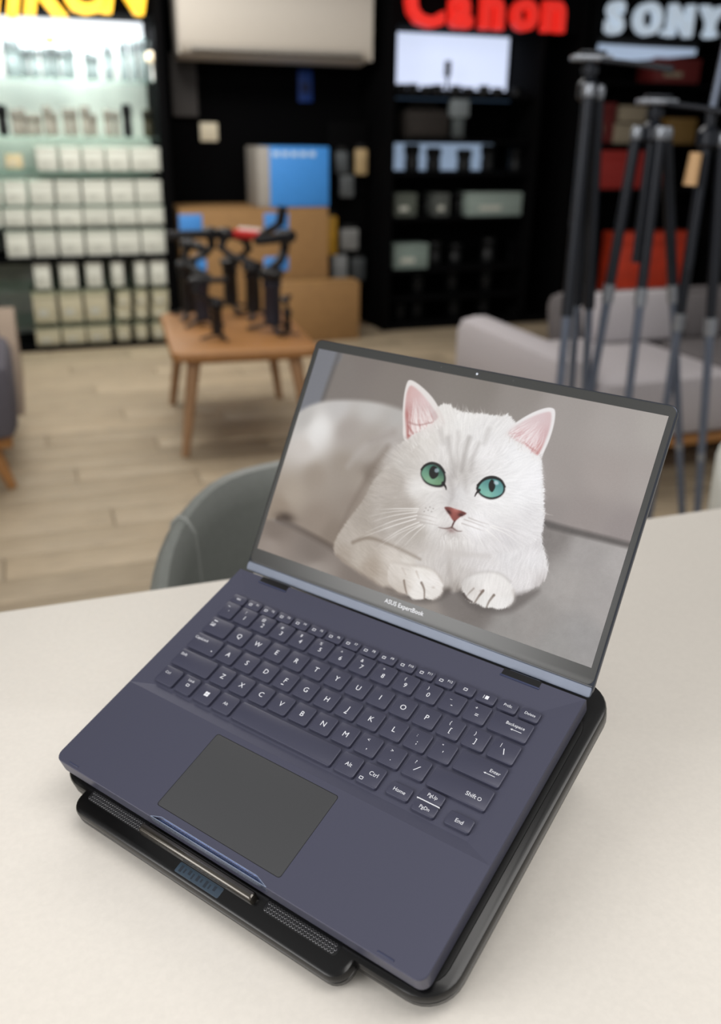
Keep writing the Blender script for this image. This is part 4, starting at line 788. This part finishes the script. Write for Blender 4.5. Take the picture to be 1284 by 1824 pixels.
# ---- dark cabinet with black lenses
CS0, CS1 = 1.44, 2.42
cc, cw_ = cabinet('display_cabinet', 'black cabinet with one bright white shelf and rows of black lenses', CS0, CS1 + .24, 1.77)
MB().box(0, .44, .03, cw_, .48, 1.77).build('back_panel', M_cab, cc)
MB().box(cw_ - .26, 0, .075, cw_ - .235, .40, 1.77, .003).build('door_stile', M_cab, cc)
MB().box(.005, .42, CP[1][1], cw_ - .27, .438, 1.79, .002).build('light_panel', mat('light_panel_blue', '#cfd9f4', .5, emit='#d3def8', es=.95), cc)
MB().box(cw_ - .23, .42, CP[1][1] + .12, cw_ - .03, .438, 1.70, .002).build('side_light_panel', mat('light_panel_dim', '#3a4468', .5, emit='#4b5a8c', es=.35), cc)
MB().box(.005, .30, CP3[1][1], cw_ - .30, .33, CP3[0][1], .002).build('shelf_edge_glow', mat('shelf_edge_dim', '#28384c', .5, emit='#4a6078', es=.28), cc)  # dim bluish light on the shelf board, put in as emission
MB().box(.005, .42, CP2[1][1], cw_ - .34, .438, CP2[0][1], .002).build('light_panel', mat('light_panel_mid', '#8ea0b8', .5, emit='#9fb4cf', es=.6), cc)
for h in (CSH[0], CSH[1], .965, .70, .38, .20): MB().box(.004, .04, h - .02, cw_ - .27, .418, h, .002).build('shelf', M_cab, cc)
gl = ('black lenses on the %s shelf of the dark cabinet', 'black lens standing on the %s shelf of the dark cabinet')
for ri, (zz, hgt, r, xs) in enumerate(CLENS):
    nmn = ('bright top', 'third', 'fourth', 'fifth', 'sixth', 'bottom')[ri]
    p = lens_proto('camera_lens', gl[1] % nmn, gl[0] % nmn, r, hgt, M_lk, M_lk2)
    for i, s in enumerate(xs): place(p, s, -.20 - (i % 2) * .03, zz, (1, 1, 1 + .12 * math.sin(i * 2.3 + ri)), label='black lens, %s from the left on the %s shelf of the dark cabinet' % (ORD[i], nmn))
    kill(p)
t = thing('video_light', 'slim dark stand rising in front of the bright top shelf', 'stand', wp(CSTD, -.2, CSH[0])); MB().lathe([(.03, 0), (.03, .01), (.01, .02), (.008, .1)], 12).build('stand_base', M_lk, t); MB().box(-.02, -.012, .1, .02, .012, .19, .008).build('lamp_head', M_lk, t)
t = room('camera_bag', 'dark brown camera bag on the second shelf of the dark cabinet', 'bag', CBAG[0][0], -.08, CSH[1]); w = CBAG[1][0] - CBAG[0][0]
M_bag = mat('bag_brown', '#1c1611', .8); MB().box(0, 0, 0, w, .18, .17, .03).build('bag_body', M_bag, t); MB().tube([(.05, .09, .165), (.08, .09, .195), (w - .08, .09, .195), (w - .05, .09, .165)], .008, 8).build('handle', M_bag, t); MB().box(.03, -.01, .02, w - .03, .0, .10, .008).build('pocket', M_bag, t)
t = room('silver_flash', 'small silver-grey flash unit on the second shelf of the dark cabinet', 'flash', CFL[0][0], -.05, CSH[1]); w = CFL[1][0] - CFL[0][0]
M_fl = mat('flash_grey', '#70787c', .5); MB().box(0, 0, .13, w, .06, .235, .01).build('flash_head', M_fl, t); MB().box(w * .2, .01, .018, w * .8, .05, .132, .008).build('flash_body', M_lg2, t); MB().box(w * .1, .005, 0, w * .9, .055, .02, .004).build('flash_foot', M_lk, t)
for (a, b_), lab in zip(CBX, ('grey-green carton at the left end of the fourth shelf in the dark cabinet', 'narrow grey carton left of centre on the fourth shelf in the dark cabinet', 'wide pale grey carton on the fourth shelf in the dark cabinet', 'pale grey carton at the left of the fifth shelf in the dark cabinet')):
    i = 0 if 'left end' in lab else 1 if 'narrow' in lab else 2
    col = ('#4c524a', '#474b48', '#84928c', '#76857f')[(0, 1, 2, 3)[CBX.index([a, b_])]]
    carton('carton', lab, None, a[0], b_[1], b_[0], a[1], -.06, .18, mat('ctn_' + col, col, .7), M_lidgap)

# ---- right-hand cabinet with red boxes
SS0, SS1 = 2.79, 3.95
sc_, sw_ = cabinet('display_cabinet', 'black cabinet holding red boxes behind the tripods', SS0, SS1, 1.77)
MB().box(0, .44, .03, sw_, .48, 1.77).build('back_panel', M_cab, sc_)
for h in (1.517, 1.146, .860, .143): MB().box(.004, .04, h - .02, sw_ - .004, .438, h, .002).build('shelf', M_cab, sc_)
M_r1 = mat('red_box', '#8e1a12', .6); M_r2 = mat('dark_red_box', '#5a0d0a', .65); M_or = mat('orange_red_box', '#c4381a', .6, noise=.2, scale=12); M_bg = mat('beige_box', '#857b68', .7)
for (a, b_), m, lab in zip(SBX, (M_r2, M_bg, M_bg, M_r1, M_or, M_r2, mat('gold_box', '#6b5122', .6)), ('dark red box with a pale print on the second shelf of the right-hand cabinet', 'beige box, the upper of two stacked on the second shelf of the right-hand cabinet', 'beige box, the lower of two stacked on the second shelf of the right-hand cabinet', 'wide red box on the third shelf behind the tripod legs', 'orange-red box on the lowest shelf just above the grey sofa', 'dim red box at the upper right of the right-hand cabinet', 'dim golden box at the right of the second shelf of the right-hand cabinet')):
    c = carton('gift_box', lab, None, a[0], 1.147 if 1.14 < b_[1] < 1.2 else b_[1], b_[0], a[1], -.06, .2, m, M_bg if m is M_r2 else m)
rl = room('lit_rail', 'curved whitish lit rail under the silver letters', 'lamp', SRL[0][0], -.1, SRL[1][1]); w = SRL[1][0] - SRL[0][0]; h = SRL[0][1] - SRL[1][1]
MB().loops([[(x, y, z) for x, z in ((0, h), (.04, h * .55), (.12, .12 * h), (.25, 0), (.5, .18 * h), (w * .8, .4 * h), (w, .62 * h), (w, .98 * h), (w * .5, .96 * h))] for y in (0, .03)]).build('diffuser', mat('rail_diffuser', '#9fb0c8', .5, emit='#a9bbd4', es=.62), rl)
MB().box(-.01, -.01, h, w + .01, .05, h + .05, .006).build('rail_housing', mat('rail_grey', '#1d2228', .6), rl)

# ================================================================== coffee table with camera gear
ct = thing('coffee_table', 'low oak coffee table on splayed legs holding black camera gear', 'table', (*CTO, 0), CTA)
MB().layers((0, 0, CTW, CTD), .05, [(.008, .385), (0, .392), (0, .412), (.004, .418), (.008, .42)], 5).build('tabletop', M_wood, ct)
MB().layers((.06, .06, CTW - .06, CTD - .06), .03, [(0, .365), (0, .386)], 3).build('apron', M_wood, ct)
for x, y, dx, dy in ((.09, .09, -.06, -.05), (CTW - .09, .09, .06, -.05), (.09, CTD - .09, -.06, .05), (CTW - .09, CTD - .09, .06, .05)):
    MB().tube([(x + dx, y + dy, 0), (x, y, .39)], [.016, .028], 14).build('leg', mat('leg_oak', '#93704f', .5, noise=.12, scale=10, stretch=(8, 8, 1)), ct)

M_gk = mat('gear_black', '#121216', .45, spec=.4); M_gk2 = mat('gear_navy', '#1a1d2c', .5); M_gr = mat('gear_red', '#b0201c', .5); M_gw = mat('gear_white', '#c9c6c2', .5)
def gimbal(label, loc, rz, sc, kind=0):
    t = thing('gimbal_stabilizer', label, 'stabilizer', (*loc, .42), rz)
    t.scale = (sc * 1.5, sc * 1.5, sc)
    for k in range(3):
        a = 2 * PI * k / 3; MB().tube([(0, 0, .03), (.06 * math.cos(a), .06 * math.sin(a), .006)], [.008, .006], 8).build('foot', M_gk, t)
    MB().lathe([(.012, .02), (.018, .025), (.02, .05), (.019, .15), (.022, .155), (.022, .17), (.015, .175)], 14).build('handle', M_gk2 if kind == 1 else M_gk, t)
    MB().lathe([(.02, -.02), (.026, -.014), (.026, .014), (.02, .02)], 14, M=Matrix.Translation((0, 0, .195)) @ Matrix.Rotation(.3, 4, 'X')).build('pan_motor', M_gk, t)
    MB().tube([(0, 0, .21), (.05, .02, .23), (.075, .03, .26), (.07, .02, .30)], [.012, .012, .011, .011], 10).build('arm', M_gk, t)
    MB().lathe([(.018, -.018), (.024, -.012), (.024, .012), (.018, .018)], 14, M=Matrix.Translation((.07, .02, .31)) @ Matrix.Rotation(PI / 2, 4, 'X')).build('roll_motor', M_gk, t)
    MB().box(-.045, -.012, .295, .06, .012, .325, .006).build('clamp', M_gr if kind == 2 else M_gk, t)
    if kind == 2:
        MB().box(-.02, -.016, .300, .05, -.011, .335, .002).build('white_label', M_gw, t)
        MB().tube([(-.03, 0, .31), (-.09, 0, .36), (-.10, 0, .42)], [.014, .012, .012], 10).build('raised_arm', M_gk, t)
    return t
for a in GIMB: gimbal(*a)

# ================================================================== tripods at the right
M_tl = mat('tripod_dark', '#1c2028', .4, metal=.4); M_tg = mat('tripod_grey', '#6a7384', .35, metal=.6); M_ts = mat('tripod_silver', '#8d929a', .3, metal=.6)
def tripod(label, hub, feet, joint, rod=None, tan=False, head=True, mid=.42):
    t = thing('camera_tripod', label, 'tripod', (hub[0], hub[1], 0)); hz = hub[2]
    MB().lathe([(.02, -.04), (.028, -.03), (.028, .0), (.02, .010), (.013, .015), (.013, .03)], 16, M=Matrix.Translation((0, 0, hz))).build('hub', M_tl, t)
    for i, f in enumerate(feet):
        fx, fy = f[0] - hub[0], f[1] - hub[1]; d = math.hypot(fx, fy); ux, uy = fx / d, fy / d
        A = Vector((ux * .04, uy * .04, hz - .02)); B = Vector((fx, fy, .012)); mpt = A.lerp(B, mid)
        MB().tube([A, mpt], [.015, .0145], 12).build('leg', M_tl, t)
        MB().tube([A.lerp(B, mid - .01), B], [.0125, .011], 12).build('lower_leg', M_tg, t)
        MB().tube([A.lerp(B, mid - .03), A.lerp(B, mid + .012)], .017, 12).build('leg_lock', M_ts if joint else M_tl, t)
        MB().tube([A.lerp(B, .73), A.lerp(B, .75)], .0125, 12).build('leg_lock', M_ts if joint else M_tl, t)
        MB().lathe([(.012, -.02), (.017, -.008), (.017, .01), (.012, .02)], 12, M=Matrix.Translation(A)).build('leg_joint', M_ts, t)
        MB().lathe([(.012, .0), (.017, .004), (.016, .02), (.011, .03)], 10, (fx, fy)).build('rubber_foot', M_blk, t)
    MB().tube([(0, 0, hz - .35), (0, 0, hz + .05)], .013, 12).build('centre_column', M_tl, t)
    if head:
        MB().lathe([(.02, .02), (.022, .028), (.022, .04), (.012, .046), (.012, .055)], 14, M=Matrix.Translation((0, 0, hz))).build('pan_base', M_tl, t)
        MB().box(-.05, -.025, hz + .052, .05, .025, hz + .066, .004).build('head_plate', M_ts, t)
        MB().box(-.03, -.02, hz + .066, .035, .02, hz + .076, .003).build('quick_release_plate', M_tl, t)
        MB().tube([(.02, -.02, hz + .055), (.10, -.06, hz + .045), (.18, -.10, hz + .03)], [.006, .006, .010], 10).build('pan_handle', M_tl, t)
    if rod: MB().tube([(0, 0, hz + .05), rod], .010, 10).build('raised_rod', M_tg, t)
    if tan: MB().tube([(-.035, -.03, hz - .05), (-.04, -.032, hz - .13)], [.016, .018], 12).build('tan_grip', mat('tan_grip', '#c9a274', .5), t)
    return t
tripod('black tripod at the left of three, in front of the grey sofa', TRA[0], TRA[1], False)
tripod('tripod with silver leg joints, middle of three', TRB[0], TRB[1], True, mid=.36)
tripod('tripod with a tan grip and raised rod at the right', TRC[0], TRC[1], True, rod=(.035, 0, TRC[0][2] + .55), tan=True, head=False)

# ================================================================== sofas
M_sof = mat('lit_grey_fabric', '#aaa5a8', .9, spec=.2, noise=.08, scale=180, bump=.15); M_sod = mat('shaded_grey_fabric', '#5d595a', .9, spec=.2, noise=.1, scale=160, bump=.15)  # lit and shaded tones of one fabric, the shade put into the colour
sf = thing('sofa', 'light grey fabric sofa on a wooden base behind the tripods', 'sofa', (*SFO, 0), WA)
MB().box(.02, .0, .13, SFW, .9, .165, .006).build('base_frame', M_wood, sf)
for x, y in ((.08, .06), (SFW - .08, .06), (.08, .82), (SFW - .08, .82)): MB().tube([(x, y, 0), (x, y, .135)], [.016, .024], 12).build('leg', M_wood, sf)
MB().box(.18, -.01, .165, .78, .72, .40, .05).build('seat_cushion', M_sof, sf)
MB().box(.79, -.01, .165, SFW - .02, .72, .40, .05).build('seat_cushion', M_sod, sf)  # separate darker cushion carries the painted shade on the seat front
MB().box(0, .02, .165, .18, .88, .49, .06).build('armrest', M_sof, sf)
bk = MB(); bk.box(.46, .0, 0, SFW, .16, .42, .05, Matrix.Translation((0, .70, .165)) @ Matrix.Rotation(-.18, 4, 'X')); bk.build('backrest', M_sod, sf)
MB().box(.0, -.05, 0, .42, .09, .22, .045, Matrix.Translation((.50, .58, .385)) @ Matrix.Rotation(-.3, 4, 'X')).build('back_cushion', M_sof, sf)
MB().box(.0, -.05, 0, .5, .09, .20, .045, Matrix.Translation((.95, .58, .385)) @ Matrix.Rotation(-.3, 4, 'X')).build('back_cushion', M_sod, sf)

M_bw = mat('taupe_fabric', '#8b7c6e', .9, spec=.2, noise=.08, scale=160, bump=.15); M_bd = mat('dark_taupe_fabric', '#5e5147', .9, spec=.2, noise=.08, scale=160); M_sg = mat('slate_fabric', '#56535a', .9, spec=.2, noise=.1, scale=150)
ar = thing('armchair', 'taupe lounge armchair with wooden legs at the left edge', 'armchair', (*ARO, 0), ARA)
AW = .62
MB().box(-1.1, 0, .155, 0, .86, .20, .006).build('base_frame', M_wood, ar)
for x, y in ((-.07, .05), (-1.03, .05), (-.07, .8), (-1.03, .8)): MB().tube([(x + (.05 if x > -.5 else -.05), y - (.03 if y < .4 else -.03), 0), (x, y, .15)], [.016, .026], 12).build('leg', M_wood, ar)
MB().box(-1.08, -.06, .195, .028, .7, .46, .05).build('seat_cushion', M_sg, ar)
MB().loops([[(x, y, z) for y, z in ((.25, .20), (.86, .20), (.9, .44), (.84, .50), (.7, .52), (.52, .49), (.38, .38), (.28, .25))] for x in (-.015, -.005, .04, .05)]).build('armrest', M_bw, ar)
MB().box(-1.08, .0, 0, -.02, .10, .12, .04, Matrix.Translation((0, .60, .43)) @ Matrix.Rotation(-.15, 4, 'X')).build('back_cushion', M_bw, ar)
MB().box(-1.08, 0, 0, -.03, .15, .50, .05, Matrix.Translation((0, .74, .19)) @ Matrix.Rotation(-.15, 4, 'X')).build('backrest', M_bd, ar)
